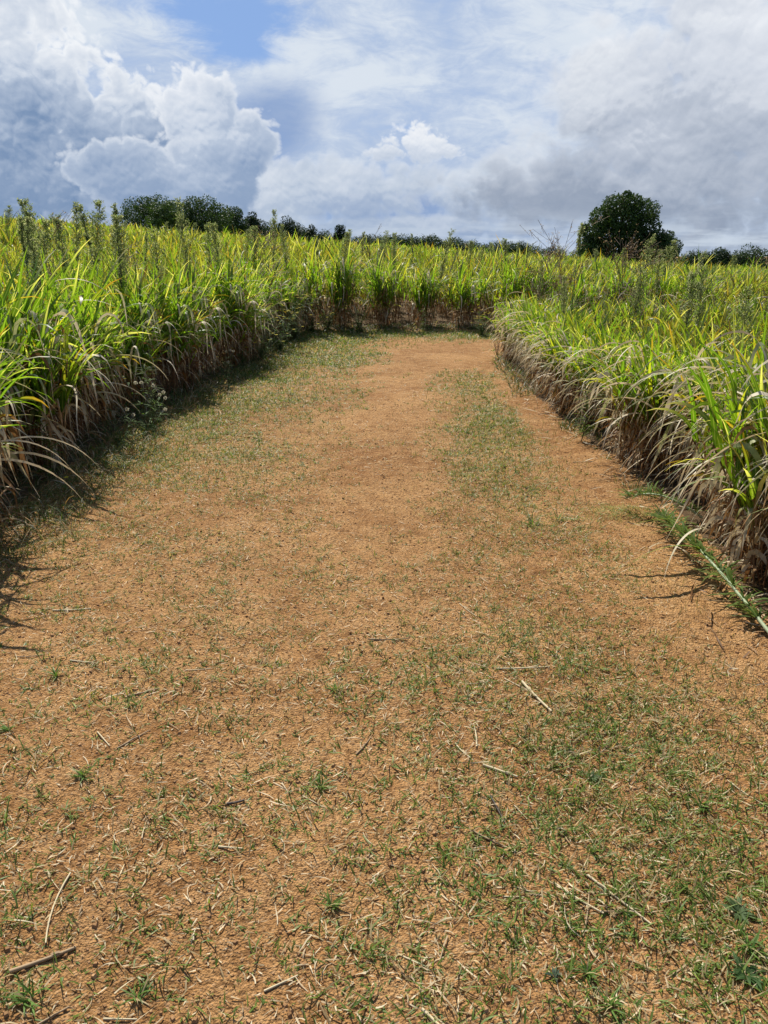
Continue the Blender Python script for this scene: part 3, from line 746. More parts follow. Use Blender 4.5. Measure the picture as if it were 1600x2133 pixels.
STEMS = [
    (150, 1268, 8, .19, .010, 'pale dry stem lying below the shadow at the left side', 0, .10),
    (175, 1383, -14, .14, .009, 'pale stub of stem level with the left third of the path', 0, 0),
    (62, 1368, 12, .12, .006, 'thin forked dry twig close to the left frame edge', 1, .2),
    (300, 1440, 28, .13, .010, 'split straw stem in the middle of the left half', 1, .05),
    (412, 1388, 25, .11, .006, 'slim straw above the split stem on the left', 0, .1),
    (216, 1541, -48, .11, .008, 'short pale cane end pointing away at lower left', 0, 0),
    (278, 1540, 52, .14, .008, 'dark brown blade lying beside the short pale cane end', 1, 0),
    (758, 1545, 62, .12, .007, 'dark brown narrow blade near the middle of the path', 1, .05),
    (810, 1325, 8, .20, .008, 'straw lying crosswise in the centre of the path', 1, .06),
    (975, 1262, -62, .16, .006, 'thin pale straw right of the path centre pointing ahead', 0, .05),
    (1090, 1381, 6, .25, .010, 'long pale stem crosswise above the broken cane', 0, .04),
    (1118, 1440, -70, .24, .016, 'thick broken pale cane, the broadest on the right half', 0, .03),
    (1085, 1420, -48, .18, .007, 'thin straw leading into the thick broken cane', 0, 0),
    (990, 1525, 88, .15, .009, 'upright-lying pale straw left of the green weed', 0, .05),
    (965, 1560, -60, .10, .008, 'short frayed straw beside the upright-lying one', 0, .1),
    (1042, 1600, -28, .13, .013, 'smooth greenish-white cane piece right of centre', 0, 0),
    (1037, 1680, -76, .13, .010, 'dark weathered stick below the smooth cane piece', 2, 0),
    (1085, 1682, -62, .07, .006, 'short pale sliver right of the dark stick', 0, 0),
    (1018, 1738, -34, .12, .008, 'twiggy straw pair below the dark stick', 1, .05),
    (490, 1657, 12, .06, .012, 'short black charred stick in the left centre', 2, .1),
    (480, 1752, -3, .08, .009, 'flat white straw chip in the lower left half', 0, 0),
    (650, 1655, -38, .09, .005, 'thin straw crossing another near the centre', 0, 0),
    (1205, 1860, -42, .16, .010, 'left arm of the star of canes at lower right', 0, .05),
    (1290, 1860, -52, .22, .010, 'right arm of the star of canes at lower right', 0, 0),
    (1222, 1890, 70, .15, .008, 'lower arm of the star of canes at lower right', 1, .05),
    (1310, 1885, 3, .16, .007, 'crosswise arm of the star of canes at lower right', 1, 0),
    (1100, 1845, -22, .08, .006, 'short straw left of the star of canes', 0, 0),
    (1070, 1858, -3, .06, .006, 'tiny flat straw under the short straw at lower right', 0, 0),
    (90, 1995, 32, .16, .015, 'thick brown stick at the bottom left', 1, .03),
    (123, 1890, -84, .24, .008, 'long curved pale stem reaching ahead from the brown stick', 0, .12),
    (585, 2038, 26, .09, .008, 'pale cane lying at the bottom centre left', 0, 0),
    (248, 2106, 3, .08, .007, 'white straw at the very bottom on the left', 0, 0),
    (850, 1990, -30, .06, .007, 'small pale chip at the bottom centre', 0, 0),
    (1560, 1650, -66, .18, .004, 'thin bleached seed stalk near the right frame edge', 0, .08),
    (905, 2118, -45, .08, .012, 'blunt cane end at the bottom edge', 0, 0),
    (100, 2115, 42, .10, .008, 'brown straw in the bottom left corner', 1, 0),
    (1500, 1240, -80, .10, .006, 'small straw by the foot of the right clumps', 0, .1),
    (1150, 865, 12, .35, .010, 'dry branch bits where the right edge begins to bend', 1, .1),
    (1215, 965, -3, .18, .008, 'pale straw beside the right edge halfway along', 0, 0),
]
for s in STEMS: dry_stem(*s)


# broad-leaved rosettes and larger grass tufts on the path
def rosette(px, py, size, label, n=14, col=(.10, .15, .06)):
    x, y = at(px, py); s = Soup(); a = rng.uniform(0, 6.28, n)
    P = np.zeros((n, 3)); P[:, 0] = np.cos(a) * size * .05; P[:, 1] = np.sin(a) * size * .05; P[:, 2] = .004
    s.leaves(P, a, rng.uniform(.3, .8, n), rng.uniform(-.4, 0, n), size * rng.uniform(.5, 1.0, n), size * .26, np.array(col), np.array(col) * 1.6, 5, rng.normal(0, .4, n), rng.normal(0, .6, n), base=.2, wave=.12)
    o = s.build('weed_rosette', M_WEED); o.location = (x, y, float(ground_z(x, y))); tag(o, label, 'weed', 'small broad-leaved weeds on the path')


rosette(1540, 1885, .055, 'blue-green leafy weed near the right frame edge, the largest on the path', 22)
rosette(1238, 1606, .035, 'dark green weed in the right middle of the path', 14)
rosette(1560, 2010, .06, 'dark leafy weed in the bottom right corner', 20, (.05, .10, .03))
rosette(1188, 1800, .020, 'tiny bluish weed above the star of canes', 9)
rosette(1155, 2025, .028, 'small silvery weed at the bottom right of centre', 9, (.09, .13, .09))


def tuft(px, py, h, n, label, col=(.10, .19, .03)):
    x, y = at(px, py); s = Soup(); a = rng.uniform(0, 6.28, n)
    P = np.zeros((n, 3)); P[:, :2] = rng.normal(0, h * .10, (n, 2))
    c = np.array(col) * rng.uniform(.7, 1.5, (n, 1)); c[rng.random(n) < .2] = (.45, .36, .18)
    s.leaves(P, a, R(70) * rng.uniform(.3, 1.1, n), R(10) * rng.uniform(-2, 2, n), h * rng.uniform(.6, 1.3, n), .0045 * rng.uniform(.8, 1.3, n), c, c, 5, rng.normal(0, .5, n), rng.normal(0, .6, n))
    o = s.build('grass_tuft', M_SPROUT); o.location = (x, y, float(ground_z(x, y))); tag(o, label, 'grass tuft', 'larger grass tufts on the path')


for T in [(1465, 1668, .06, 22, 'bright green tuft at the right among thin seedlings'), (1110, 1090, .13, 26, 'tall grass tuft in the middle right, before the first bend'),
          (1165, 1085, .11, 24, 'grass tuft beside the low yellowish cushion'), (285, 2060, .05, 22, 'green tuft at the bottom left'), (55, 2075, .06, 26, 'spreading tuft in the bottom left corner'),
          (1225, 2015, .055, 24, 'bladed tuft at bottom right pointing right'), (1560, 1960, .07, 26, 'loose tuft under the leafy weed at the right edge'), (115, 1410, .06, 20, 'green tuft in the upper left of the bare earth'),
          (20, 1525, .05, 22, 'tuft touching the left frame edge'), (170, 1620, .06, 30, 'wide tuft left of centre'), (700, 1425, .06, 28, 'tuft in the central straw strip'),
          (670, 1625, .055, 28, 'tuft below the dark narrow blade'), (1270, 2080, .06, 20, 'two-bladed tuft at the bottom right'), (690, 1880, .05, 24, 'tuft at lower centre')]: tuft(*T)


# ------------------------------------------------------------------ tall fleabane spikes
def make_spike(h, plume, leafy, seed, tone=(.13, .17, .05), lean=0.0, fat=1.0):
    root = empty('fleabane_spike', (0, 0, 0)); st, lf, hd = Soup(), Soup(), Soup()
    k = 9; t = np.linspace(0, 1, k); ph = rng.uniform(0, 6)
    pts = np.zeros((1, k, 3)); pts[0, :, 0] = lean * t ** 1.6 * h + .015 * np.sin(t * 5 + ph); pts[0, :, 1] = .02 * np.sin(t * 4 + ph); pts[0, :, 2] = t * h
    st.tubes(pts, (.0075 * (1 - .75 * t))[None], np.array([.11, .13, .04]), 6)
    def on(f): return np.stack([np.interp(f, t, pts[0, :, j]) for j in range(3)], -1)
    n = int(230 * leafy * h / 1.8); f = rng.uniform(.10, 1 - plume * .75, n)
    c = lerp(np.broadcast_to(np.array([.055, .105, .03]), (n, 3)), np.array(tone), rng.random(n))
    lf.leaves(on(f), rng.uniform(0, 6.28, n), R(60) - rng.random(n) * .9, R(0) - rng.random(n) * .8, rng.uniform(.04, .12, n) * (1.15 - .5 * f), .0075, c, c * .9, 3, rng.normal(0, .3, n), base=.4)
    n = int(120 * fat); f = 1 - plume * rng.random(n) ** .9; a = rng.uniform(0, 6.28, n)
    env = np.sin(np.clip((1 - f) / plume, 0, 1) * 2.5 + .35); L = (.02 + .10 * env) * fat * rng.uniform(.6, 1.1, n)
    th = R(60) - .35 * rng.random(n) - .12 * fat * rng.random(n); bp = on(f); m = 5; tt = np.linspace(0, 1, m)[None, :, None]
    dv = np.stack([np.cos(th) * np.cos(a), np.cos(th) * np.sin(a), np.sin(th)], -1)
    br = bp[:, None] + dv[:, None] * tt * L[:, None, None]
    hd.tubes(br, .0012, np.array([.12, .14, .05]), 3)
    q = 13; i = np.repeat(np.arange(n), q); u_ = rng.uniform(.25, 1.05, n * q)
    P = bp[i] + dv[i] * (u_ * L[i])[:, None] + rng.normal(0, .008, (n * q, 3))
    c = lerp(np.broadcast_to(np.array([.17, .23, .06]), (n * q, 3)), np.array([.55, .54, .30]), rng.random(n * q) ** 2)
    hd.quads(P, rng.normal(size=(n * q, 3)), rng.uniform(.006, .012, n * q), c)
    st.build('stem', M_STEM, root); lf.build('leaves', M_WEED, root); hd.build('flower_head', M_SEED, root)
    return root


spikes = [make_spike(1.9, .34, .8, 1, (.13, .17, .05), .06), make_spike(1.9, .22, 1.0, 2, (.09, .15, .04), .09, .7), make_spike(1.9, .40, .6, 3, (.15, .17, .07), -.11, 1.35), make_spike(1.9, .50, .9, 4, (.2, .2, .08), .10, 1.35),
          make_spike(1.9, .16, 1.6, 5, (.08, .14, .04), .0, .5)]
GS = 'fleabane spikes rising above the tall grass'


def spike(kind, px, py, dist, label, rz=None, group=GS, tilt=0.0):
    p = spikes[kind]; o = p if p.name not in used else copy_tree(p); used.add(p.name)
    x, y, zt = col_at(px, py, dist)
    while float(path_dist(x, y)) > -.30: dist += .15; x, y, zt = col_at(px, py, dist)
    zb = float(ground_z(x, y)); s = max(.35, (zt - zb)) / 1.9
    jit = float(rng.uniform(.90, 1.03)); s *= jit
    o.location = (x, y, zb); o.rotation_euler = (float(rng.normal(0, .05)), float(rng.normal(0, .06)) + tilt, rng.uniform(0, 6.28) if rz is None else rz); ss = (max(s, .75) if s > .5 else s) * float(rng.uniform(.62, 1.12))
    o.scale = (ss, ss, s)
    tag(o, label, 'fleabane', group)


for a in [
    (1, 4, 402, 7.6, 'dark slim spike at the left frame edge, tallest there'), (0, 42, 425, 8.4, 'soft spike just inside the left frame edge'),
    (2, 72, 398, 9.6, 'fluffy spike whose plume is the tallest of the left group'), (4, 62, 455, 7.0, 'dark leafy spike standing low in front of the left group'),
    (0, 118, 420, 10.8, 'left one of the close pair of pale spikes'),
    (0, 129, 424, 11.2, 'right one of the close pair of pale spikes'), (2, 156, 432, 11.0, 'broad pale plume right of the close pair'),
    (1, 190, 428, 10.4, 'dark thin spike between pale plume and black-tipped spike'), (4, 234, 408, 9.6, 'black-tipped slender spike left of the big tree group'),
    (2, 228, 440, 8.6, 'brownish plume in front of the black-tipped spike'), (2, 12, 450, 9.0, 'bushy low spike at the far left'),
    (3, 380, 400, 9.6, 'yellowish bushy plume before the big tree group'), (0, 270, 468, 12, 'soft spike at the left foot of the tree group'), 
    (0, 420, 452, 13, 'pale spike at the right of the yellowish plume'), (2, 460, 462, 9.8, 'bushy spike at the right foot of the tree group'), 
    (2, 562, 448, 13.4, 'airy plume before the conifers'), (2, 598, 465, 15, 'brown plume before the middle pine'),
    (1, 664, 478, 18, 'dark spike next to the pines'), (2, 695, 472, 17.0, 'tall full spike rooted at the end of the path, left of centre'),
    (0, 741, 470, 18.5, 'slender spike right of the lone pine'), (2, 778, 486, 19, 'twiggy brown spike in the centre'), 
    (2, 820, 494, 17.8, 'dense spike right of the central clump'), (1, 868, 490, 19, 'dark spike left of the crooked yellow plume'), (3, 903, 467, 17.5, 'crooked yellow plume over the far end'),
    (2, 985, 512, 20, 'dull spike at the far right end of the path'),
    (0, 1030, 508, 22, 'little spike left of the distant hedge'), (1, 1075, 505, 21, 'leafy spike before the distant hedge'), (0, 1096, 512, 22, 'small spike at the right of the distant hedge'),
    (4, 1204, 462, 9.8, 'tall dark leafy spike left of the lone oak'), (2, 1128, 520, 12, 'brown spike under the dry branching weed'), (2, 1078, 585, 10.4, 'pale drooping plume at the head of the right block'),
    (3, 1325, 498, 9.5, 'bushy whitish weed in front of the lone oak'), (0, 1375, 525, 12, 'spike at the right foot of the oak'), (2, 1440, 565, 8.6, 'grey-brown plume right of the oak'),
    (3, 1487, 530, 8.2, 'feathery green spike at the right'), (3, 1578, 560, 5.6, 'large pale seeding spike at the right frame edge'),
    (2, 1190, 575, 8.6, 'dull plume inside the right block'),
    (4, 410, 600, 9.0, 'leafy green spike at the left edge of the path'), (4, 1205, 760, 7.0, 'small dark stem standing at the right path edge')]:
    spike(*a)
spike(3, 322, 468, 7.9, 'pale plume leaning left over the left block', 2.6, GS, 0.0)
for i in range(28):
    px = rng.uniform(-20, 1620); dist = rng.uniform(20, 60) if i % 3 else rng.uniform(13, 20)
    x, y, _ = col_at(px, 500, dist)
    if path_dist(x, y) > -.6: continue
    p = spikes[int(rng.integers(0, 4))]; o = copy_tree(p); s = rng.uniform(.93, 1.08)
    zz = float(ground_z(x, y)); o.location = (x, y, zz); o.rotation_euler = (0, 0, rng.uniform(0, 6.28)); wd = s * (1.1 + dist / 60)
    o.scale = (wd, wd, s); tag(o, 'slender fleabane spike poking out of the distant field', 'fleabane', 'distant fleabane spikes in the field')


# dry branching weeds
def dry_branching(px, py, dist, label, spread=.35, seed=0):
    x, y, zt = col_at(px, py, dist); zb = float(ground_z(x, y)); h = zt - zb
    root = empty('dry_weed', (x, y, zb)); st, sd = Soup(), Soup(); k = 6; t = np.linspace(0, 1, k)
    main = np.zeros((1, k, 3)); main[0, :, 2] = t * h * .82; main[0, :, 0] = .05 * np.sin(t * 4)
    st.tubes(main, (.006 * (1 - .6 * t))[None], np.array([.17, .11, .06]), 5)
    n = 24; f = rng.uniform(.5, 1, n); a = rng.uniform(0, 6.28, n); L = spread * rng.uniform(.5, 1.2, n); th = rng.uniform(.3, 1.2, n)
    b0 = np.stack([np.interp(f, t, main[0, :, j]) for j in range(3)], -1)
    dv = np.stack([np.cos(th) * np.cos(a), np.cos(th) * np.sin(a), np.sin(th)], -1)
    tt = np.linspace(0, 1, 5)[None, :, None]; br = b0[:, None] + dv[:, None] * tt * L[:, None, None]; br[..., 2] += (tt[..., 0] ** 2) * .06
    st.tubes(br, .0026, np.array([.19, .12, .07]), 3)
    i = np.repeat(np.arange(n), 5); u_ = rng.uniform(.3, 1, n * 5); p0 = b0[i] + dv[i] * (u_ * L[i])[:, None]; d2 = dv[i] + rng.normal(0, .5, (n * 5, 3))
    tw = p0[:, None] + d2[:, None] * np.linspace(0, 1, 3)[None, :, None] * .12; st.tubes(tw, .0018, np.array([.20, .13, .07]), 3)
    e = tw[:, 1:].reshape(-1, 3); e = np.concatenate([e, e + rng.normal(0, .012, e.shape)])
    c = lerp(np.broadcast_to(np.array([.20, .10, .05]), (len(e), 3)), np.array([.42, .33, .20]), rng.random(len(e)))
    sd.quads(e, rng.normal(size=e.shape), .0085, c)
    st.build('branches', M_STEM, root); tag(sd.build('seed_pods', M_SEED, root), kind='stuff')
    tag(root, label, 'dry weed', 'dry branching weeds standing in the grass')


dry_branching(1178, 468, 10.5, 'brown bare branching weed left of the oak, against the sky', .5)
dry_branching(1138, 490, 11.5, 'low brown branching weed left of the taller bare one', .35)
dry_branching(1308, 482, 10.0, 'rusty branching weed in front of the oak', .42)
dry_branching(1345, 492, 10.8, 'second rusty weed in front of the oak, toward its right side', .32)
dry_branching(770, 478, 18.0, 'small dry branching weed on the skyline in the centre', .45)
dry_branching(550, 446, 13.0, 'fine dry branching weed before the conifers', .3)
dry_branching(85, 415, 10.5, 'fine dry branching weed among the left spikes', .4)
dry_branching(250, 445, 13.0, 'low dry branching weed left of the big trees', .3)


# ------------------------------------------------------------------ flowering weeds on the left verge
def flower_weed(x, y, h, nf, label, yellow=True, leafy=1.0, green=(.07, .13, .03), r=.014):
    z = float(ground_z(x, y)); root = empty('flowering_weed', (x, y, z)); st, lf = Soup(), Soup()
    n = nf; a = rng.uniform(0, 6.28, n); sp = h * rng.uniform(.15, .75, n); hh = h * rng.uniform(.35, 1.05, n); t = np.linspace(0, 1, 6)[None]
    pts = np.stack([np.cos(a)[:, None] * sp[:, None] * t ** 1.5, np.sin(a)[:, None] * sp[:, None] * t ** 1.5, hh[:, None] * t], -1)
    st.tubes(pts, .0022, np.array([.09, .11, .04]), 4)
    k = int(n * 14 * leafy); i = rng.integers(0, n, k); f = rng.integers(0, 5, k); P = pts[i, f]
    lf.leaves(P, rng.uniform(0, 6.28, k), R(50) - rng.random(k), -rng.random(k) * .6, rng.uniform(.04, .11, k) * (1 + .03 * y), .010 * (1 + .05 * y), np.array(green) * rng.uniform(.7, 1.4, (k, 1)), np.array(green), 3, base=.4)
    st.build('stems', M_STEM, root); lf.build('leaves', M_WEED, root)
    tips = pts[:, -1]
    for j in range(n):
        s = Soup()
        if yellow:
            m = 11; aa = np.linspace(0, 6.28, m, endpoint=False); P = np.repeat(tips[j][None], m, 0)
            s.leaves(P, aa, .25, -.1, r * rng.uniform(.9, 1.2), r * .5, (.85, .70, .04), (.85, .75, .10), 2, base=.6, tipw=.4)
            s.build('flower', M_FLOWER, root)
        else:
            m = 90; d = rng.normal(size=(m, 3)); d /= np.linalg.norm(d, axis=1, keepdims=True)
            s.quads(tips[j] + d * r * rng.uniform(.75, 1.05, (m, 1)), rng.normal(size=(m, 3)), r * .22, (.62, .58, .50)); s.quads(tips[j] + d * r * .4, d, r * .3, (.30, .24, .17))
            s.build('seed_head', M_SEED, root)
    tag(root, label, 'wildflower', 'flowering weeds on the left verge')


for (px, py, h, nf, lab, yl) in [
    (285, 905, .42, 8, 'weed with six or more white seed heads at the left verge, nearest of them', False), (232, 930, .36, 4, 'low weed with pale seed heads half inside the left clumps', False),
    (420, 800, .42, 4, 'reddish-stemmed weed with three white seed heads on the left verge', False), (462, 770, .40, 4, 'yellow and white flowered weed just past the seed heads', True),
    (500, 755, .75, 14, 'weed covered with small yellow flowers on the left verge', True), (545, 735, .8, 16, 'yellow flowered weed in the deep of the left verge', True),
    (580, 715, .8, 16, 'yellow flowered weed by the last left clump', True), (620, 697, .8, 14, 'yellow flowered weed at the left end of the path end', True), (655, 694, .7, 12, 'yellow flowered weed left of the tall full spike', True),
    (720, 692, .7, 10, 'yellow flowered weed right of the tall full spike', True), (990, 698, .5, 9, 'low yellow flowered weed at the far right end', True), (105, 1040, .16, 1, 'single yellow flower low on the near left verge', True),
    (270, 880, .45, 5, 'thin weed with a few yellow flowers near the white seed heads', True), (1150, 1000, .1, 1, '', True)]:
    if not lab: continue
    x, y = at(px, py); x = min(x, 3)
    flower_weed(x + (.32 if y > 9 and x < 0 else .1), y - (.3 if y > 15 else 0), h * 1.1, nf * 2 if y > 11 else nf, lab, yl, r=.017 if not yl else (.030 if y > 8 else .016))


# leafy green stems on the verge
def leafy_stem(x, y, h, label, lying=False, rz=0.0):
    z = float(ground_z(x, y)); root = empty('leafy_weed', (x, y, z), rz); st, lf = Soup(), Soup(); t = np.linspace(0, 1, 9)
    pts = np.zeros((1, 9, 3))
    if lying: pts[0, :, 0] = t * h; pts[0, :, 2] = .03 + .10 * np.sin(t * 3.0) ; pts[0, :, 1] = .10 * np.sin(t * 2.2)
    else: pts[0, :, 2] = t * h; pts[0, :, 0] = .03 * np.sin(t * 4)
    st.tubes(pts, ((.009 if lying else .005) * (1 - .6 * t))[None], np.array([.36, .42, .24]) if lying else np.array([.14, .11, .05]), 6)
    n = int((200 if lying else 190) * h); f = rng.uniform(.05, 1, n); P = np.stack([np.interp(f, t, pts[0, :, j]) for j in range(3)], -1)
    c = lerp(np.broadcast_to(np.array([.055, .095, .018]), (n, 3)), np.array([.15, .22, .04]), rng.random(n))
    a = rng.uniform(0, 6.28, n); 
    if lying: a = rng.normal(0, 1.1, n)
    lf.leaves(P, a, R(60) - rng.random(n) * 1.2, -rng.random(n) * .7, rng.uniform(.07, .15, n) * (1.1 if lying else 1), .012, c, c, 4, rng.normal(0, .4, n), rng.normal(0, .5, n), base=.3)
    st.build('stem', M_STEM, root); lf.build('leaves', M_WEED, root)
    tag(root, label, 'weed', 'leafy weeds beside the path'); return root


x, y = at(1600, 1345); leafy_stem(x, y, 1.5, 'fallen leafy weed with pale stem lying along the near right edge', True, math.atan2(1.5, .12))
x, y = at(1460, 1100); leafy_stem(x, y, .5, 'shorter fallen green weed beyond the pale-stemmed one', True, math.atan2(.45, -.35))
for px, py, h, lab in [(318, 885, .55, 'upright leafy weed at the foot of the left clumps, nearest'), (105, 1010, .45, 'dark leafy weed by the single yellow flower'), (520, 748, .5, 'fresh green leafy weed on the far left verge'),
                       (560, 722, .5, 'fresh green leafy weed before the last left clump'), (880, 696, .45, 'leafy weed at the foot of the far clumps'), (745, 692, .4, 'small leafy weed at the path end'), (1210, 925, .6, 'thin dark weed standing at the right edge')]:
    x, y = at(px, py); leafy_stem(x, y, h, lab)


# reddish thin weed near the left verge, and the low yellowish cushion
def twiggy(px, py, h, n, label):
    x, y = at(px, py); s = Soup(); a = rng.uniform(0, 6.28, n); sp = h * rng.uniform(.1, .6, n); t = np.linspace(0, 1, 6)[None]
    pts = np.stack([np.cos(a)[:, None] * sp[:, None] * t, np.sin(a)[:, None] * sp[:, None] * t, h * rng.uniform(.6, 1, n)[:, None] * t], -1)
    s.tubes(pts, .0025, np.array([.15, .075, .04]), 4); i = rng.integers(0, n, n * 4); p0 = pts[i, rng.integers(2, 5, n * 4)]
    s.tubes(p0[:, None] + rng.normal(0, 1, (n * 4, 1, 3)) * np.array([.05, .05, .04]) * np.linspace(0, 1, 3)[None, :, None] + np.array([0, 0, .06]) * np.linspace(0, 1, 3)[None, :, None], .0014, np.array([.20, .12, .06]), 3)
    o = s.build('twiggy_weed', M_STEM); o.location = (x, y, float(ground_z(x, y))); tag(o, label, 'weed', 'twiggy brown weeds beside the path')


twiggy(392, 815, .55, 26, 'twiggy red-brown weed standing out from the left verge')
twiggy(345, 845, .45, 16, 'smaller twiggy weed nearer than the red-brown one')
twiggy(1035, 745, .35, 10, 'thin twiggy weed by the right corner of the path')
x, y = at(1300, 1072); s = Soup(); n = 1500; P = rng.normal(0, 1, (n, 3)) * np.array([.16, .10, 0]); rr = np.exp(-((P[:, 0] / .2) ** 2 + (P[:, 1] / .12) ** 2)); P[:, 2] = .045 * rr * rng.random(n)
c = lerp(np.broadcast_to(np.array([.17, .22, .04]), (n, 3)), np.array([.42, .42, .12]), rng.random(n) ** 2)
s.leaves(P, rng.uniform(0, 6.28, n), R(60) - rng.random(n), rng.normal(0, .5, n), rng.uniform(.012, .03, n), .0035, c, c, 3, base=.5)
o = s.build('cushion_weed', M_SPROUT); o.location = (x, y, float(ground_z(x, y))); tag(o, 'low yellowish-green cushion of weed at the right edge of the path', 'weed')

# long stray leaves hanging out over the path at the near right
def stray(px, py, z0, az, L, th0, th1, w_, col, tipc, label, mat=M_GREEN):
    x, y = at(px, py); s = Soup(); s.leaves(np.array([[0, 0, z0]]), az, th0, th1, L, w_, col, tipc, 14, .25, .8, 1.1, base=.5, tipat=.5)
    o = s.build('stray_leaf', mat); o.location = (x, y, float(ground_z(x, y))); tag(o, label, 'leaf', 'long leaves hanging out over the path')


stray(1455, 1165, .17, R(186), .70, R(26), R(-48), .030, (.24, .34, .04), (.40, .36, .08), 'long green leaf reaching left over the bare earth at the near right')
stray(1460, 1200, .14, R(196), .58, R(18), R(-32), .028, (.14, .26, .035), (.22, .26, .05), 'green leaf under the longest one, pointing left')
stray(1450, 1180, .20, R(215), .46, R(10), R(-85), .018, PALE * .9, PALE, 'dead pale leaf hanging to the ground in front of the green leaves', M_DRY)

# ------------------------------------------------------------------ trees
def tree(name, px, top, dist, wpx, label, base_py=None, shape='oak', nleaf=9000, lobes=26, col=(.030, .060, .016), group='trees on the skyline', blobs=None):
    """wpx: crown width in photo pixels"""
    x, y, zt = col_at(px, top, dist); zb = float(ground_z(x, y)) - .2; h = zt - zb
    W = wpx / F * (dist * math.cos(PITCH) + 1) * .98
    root = empty(name, (x, y, zb)); tr, lb, cr = Soup(), Soup(), Soup()
    t = np.linspace(0, 1, 7); tp = np.zeros((1, 7, 3)); tp[0, :, 2] = t * h * .62; tp[0, :, 0] = .03 * h * np.sin(t * 3 + px)
    tr.tubes(tp, (h * .034 * (1.25 - .95 * t))[None], np.array([.12, .09, .06]), 9)
    n = 10; a = rng.uniform(0, 6.28, n); f = rng.uniform(.35, .95, n); b0 = np.stack([np.interp(f, t, tp[0, :, j]) for j in range(3)], -1)
    dv = np.stack([np.cos(a) * W * .33, np.sin(a) * W * .33, h * rng.uniform(.10, .32, n)], -1); tt = np.linspace(0, 1, 5)[None, :, None]
    br = b0[:, None] + dv[:, None] * tt; br[..., 2] += .05 * h * np.sin(tt[..., 0] * 3)
    lb.tubes(br, (h * .013 * (1 - .8 * np.linspace(0, 1, 5)))[None] * np.ones((n, 1)), np.array([.12, .09, .06]), 6)
    # lobes of the crown
    k = lobes; ga = np.arange(k) * 2.399 + px; v = (np.arange(k) + .5) / k
    if shape == 'oak':
        ph = np.arccos(1 - 1.72 * v); rr = np.sin(ph) * rng.uniform(.42, .86, k); cz = .50 + .36 * np.cos(ph) * rng.uniform(.85, 1.02, k)
        rad = rng.uniform(.11, .27, k)
    elif shape == 'pine':
        cz = .22 + .66 * (1 - v) * rng.uniform(.8, 1.05, k); rr = .95 * v ** .55 * rng.uniform(.5, 1, k); rad = .15 + .13 * v * rng.uniform(.5, 1, k)
    else:      # low bushy
        cz = .30 + .42 * rng.random(k) * (1 - .5 * v); rr = .85 * np.sqrt(v) * rng.uniform(.7, 1, k); rad = rng.uniform(.16, .28, k)
    hw = W / 2
    cxy = np.stack([np.cos(ga) * rr * hw, np.sin(ga) * rr * hw * .8, cz * h], -1); R_ = rad * min(W, h * 1.4) * .92
    if blobs:      # crown masses read off the photograph, given depth
        b = np.array(blobs, float); mpp = (dist * math.cos(PITCH) + 1) / F
        b = np.repeat(b, 3, 0); q_ = len(b); sg = np.tile([0, 1, -1], q_ // 3)
        cxy = np.stack([(b[:, 0] - px) * mpp, sg * b[:, 2] * mpp * rng.uniform(.5, 1.1, q_), (base_py - b[:, 1]) * mpp + .2], -1)
        R_ = b[:, 2] * mpp * np.where(sg == 0, 1, .85)
    cxy[:, 2] = np.minimum(cxy[:, 2], h - R_ * .85); cxy = np.concatenate([cxy, np.array([[0, 0, h * .55]])]); R_ = np.append(R_, min(W, h) * .24)
    wts = R_ ** 2 / (R_ ** 2).sum(); i = rng.choice(len(R_), nleaf, p=wts)
    d = rng.normal(size=(nleaf, 3)); d /= np.linalg.norm(d, axis=1, keepdims=True)
    P = cxy[i] + d * (R_[i] * (.60 + .46 * rng.random(nleaf) ** .45 + .22 * (hash2(np.floor(d[:, 0] * 3 + i), np.floor(d[:, 1] * 3 + d[:, 2] * 3), 8) - .5)))[:, None] * np.array([1, 1, .86])
    P += .045 * R_[i][:, None] * rng.normal(size=P.shape)
    P = P[P[:, 2] > h * .07]; m = len(P); bright = hash2(np.floor(P[:, 0] * 2.2), np.floor(P[:, 2] * 2.2 + P[:, 1]), 7)
    c = np.array(col) * 1.25 * (rng.uniform(.7, 1.35, m) * (.75 + .5 * bright))[:, None]
    cr.quads(P, d[:m] + rng.normal(0, .6, (m, 3)), .019 * h * rng.uniform(.6, 1.3, m) * (9000 / nleaf) ** .25, c, 1.1)
    tk = tr.build('trunk', M_BARK, root); lb.build('limbs', M_BARK, tk); cr.build('crown', M_TREE, root)
    tag(root, label, 'tree', group); return root


tree('oak_tree', 1300, 390, 115, 168, 'large lone dark oak standing on the right skyline', base_py=533, nleaf=30000, col=(.040, .068, .018),
     blobs=[(1288, 409, 26), (1318, 405, 22), (1344, 419, 27), (1262, 429, 24), (1300, 437, 34), (1352, 447, 26), (1246, 457, 24), (1275, 461, 32), (1322, 469, 34), (1362, 477, 22), (1236, 487, 22), (1262, 494, 28), (1300, 499, 32), (1342, 497, 28), (1228, 453, 10), (1222, 503, 15), (1306, 389, 10), (1370, 503, 20)])
tree('oak_tree', 1380, 468, 112, 84, 'lower rounded tree growing against the right side of the lone oak', nleaf=9000, lobes=20, col=(.040, .068, .018))
tree('oak_tree', 1238, 478, 116, 50, 'dark shoulder tree at the left foot of the lone oak', nleaf=5000, lobes=14, col=(.026, .045, .014))
tree('oak_tree', 312, 404, 95, 128, 'broad dark round tree, leftmost of the skyline group', nleaf=13000, lobes=26, col=(.042, .072, .018))
tree('oak_tree', 340, 412, 88, 88, 'slightly lighter tree in front of the leftmost dark tree', nleaf=8000, lobes=18, col=(.060, .095, .022))
tree('oak_tree', 412, 406, 92, 138, 'broad dark tree with a sloping right side, second in the skyline group', nleaf=13000, lobes=26, col=(.042, .070, .018))
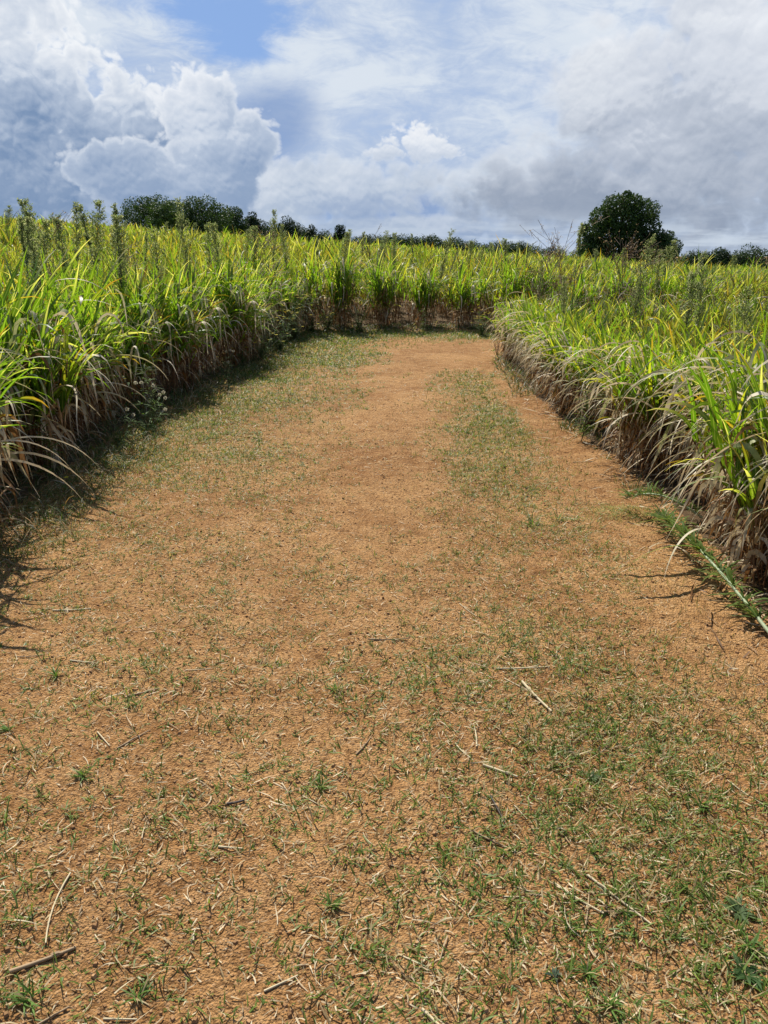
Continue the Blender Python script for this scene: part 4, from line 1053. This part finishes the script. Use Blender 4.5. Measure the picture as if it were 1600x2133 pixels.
tree('oak_tree', 485, 428, 98, 74, 'small round tree right of the two broad ones', nleaf=6000, lobes=16, col=(.038, .064, .018), )
tree('pine_tree', 524, 436, 100, 66, 'ragged conifer right of the broad-leaved group', shape='pine', nleaf=5000, lobes=20, col=(.024, .042, .018))
tree('pine_tree', 600, 448, 104, 84, 'wide ragged pine left of the small bare-topped one', shape='pine', nleaf=6000, lobes=22, col=(.022, .040, .016))
tree('pine_tree', 648, 464, 104, 44, 'narrow small pine between the wide and the dark one', shape='pine', nleaf=2500, lobes=12, col=(.024, .042, .018))
tree('pine_tree', 708, 463, 106, 50, 'dark compact pine left of the centre', shape='pine', nleaf=4500, lobes=18, col=(.018, .034, .014))
for px, tp, wd, lab in [(760, 488, 60, 'low bushy tree right of the compact pine'), (822, 484, 56, 'low dark tree in the middle of the skyline'), (858, 486, 46, 'low tree left of the crooked plume'), (893, 482, 52, 'dark low tree behind the crooked yellow plume'),
                        (940, 488, 50, 'low tree right of the crooked yellow plume'), (980, 498, 50, 'very low bushy tree fading right from the centre'), (1052, 500, 50, 'left half of the distant dark hedge trees'), (1085, 502, 46, 'right half of the distant dark hedge trees'),
                        (1150, 512, 60, 'low shrub line left of the oak'), (1440, 515, 60, 'low shrubs right of the oak group'), (1508, 507, 44, 'small round tree on the right skyline'), (1572, 508, 86, 'wide low tree at the right frame edge'),
                        (1466, 514, 40, 'low shrub between the oak group and the small round tree'), (1540, 520, 40, 'low bush between the two trees at the right')]:
    tree('low_tree', px, tp - 7, 120, wd * 1.35, lab, shape='bush', nleaf=4200, lobes=16, col=(.036, .060, .020))

for px, tp, wd, lab in [(455, 440, 90, 'low dark tree filling the dip between the two broad trees and the small round one'), (560, 462, 80, 'dark bush tree between the ragged conifer and the wide pine'), (625, 470, 70, 'low dark tree behind the pines'),
                        (672, 478, 60, 'low dark tree joining the narrow and the compact pine'), (790, 490, 80, 'low hedge tree near the centre of the skyline'), (1015, 506, 80, 'very low hedge tree left of the distant dark hedge'), (1110, 510, 70, 'very low hedge tree right of the distant dark hedge')]:
    tree('low_tree', px, tp - 9, 126, wd, lab, shape='bush', nleaf=3600, lobes=16, col=(.034, .056, .020))
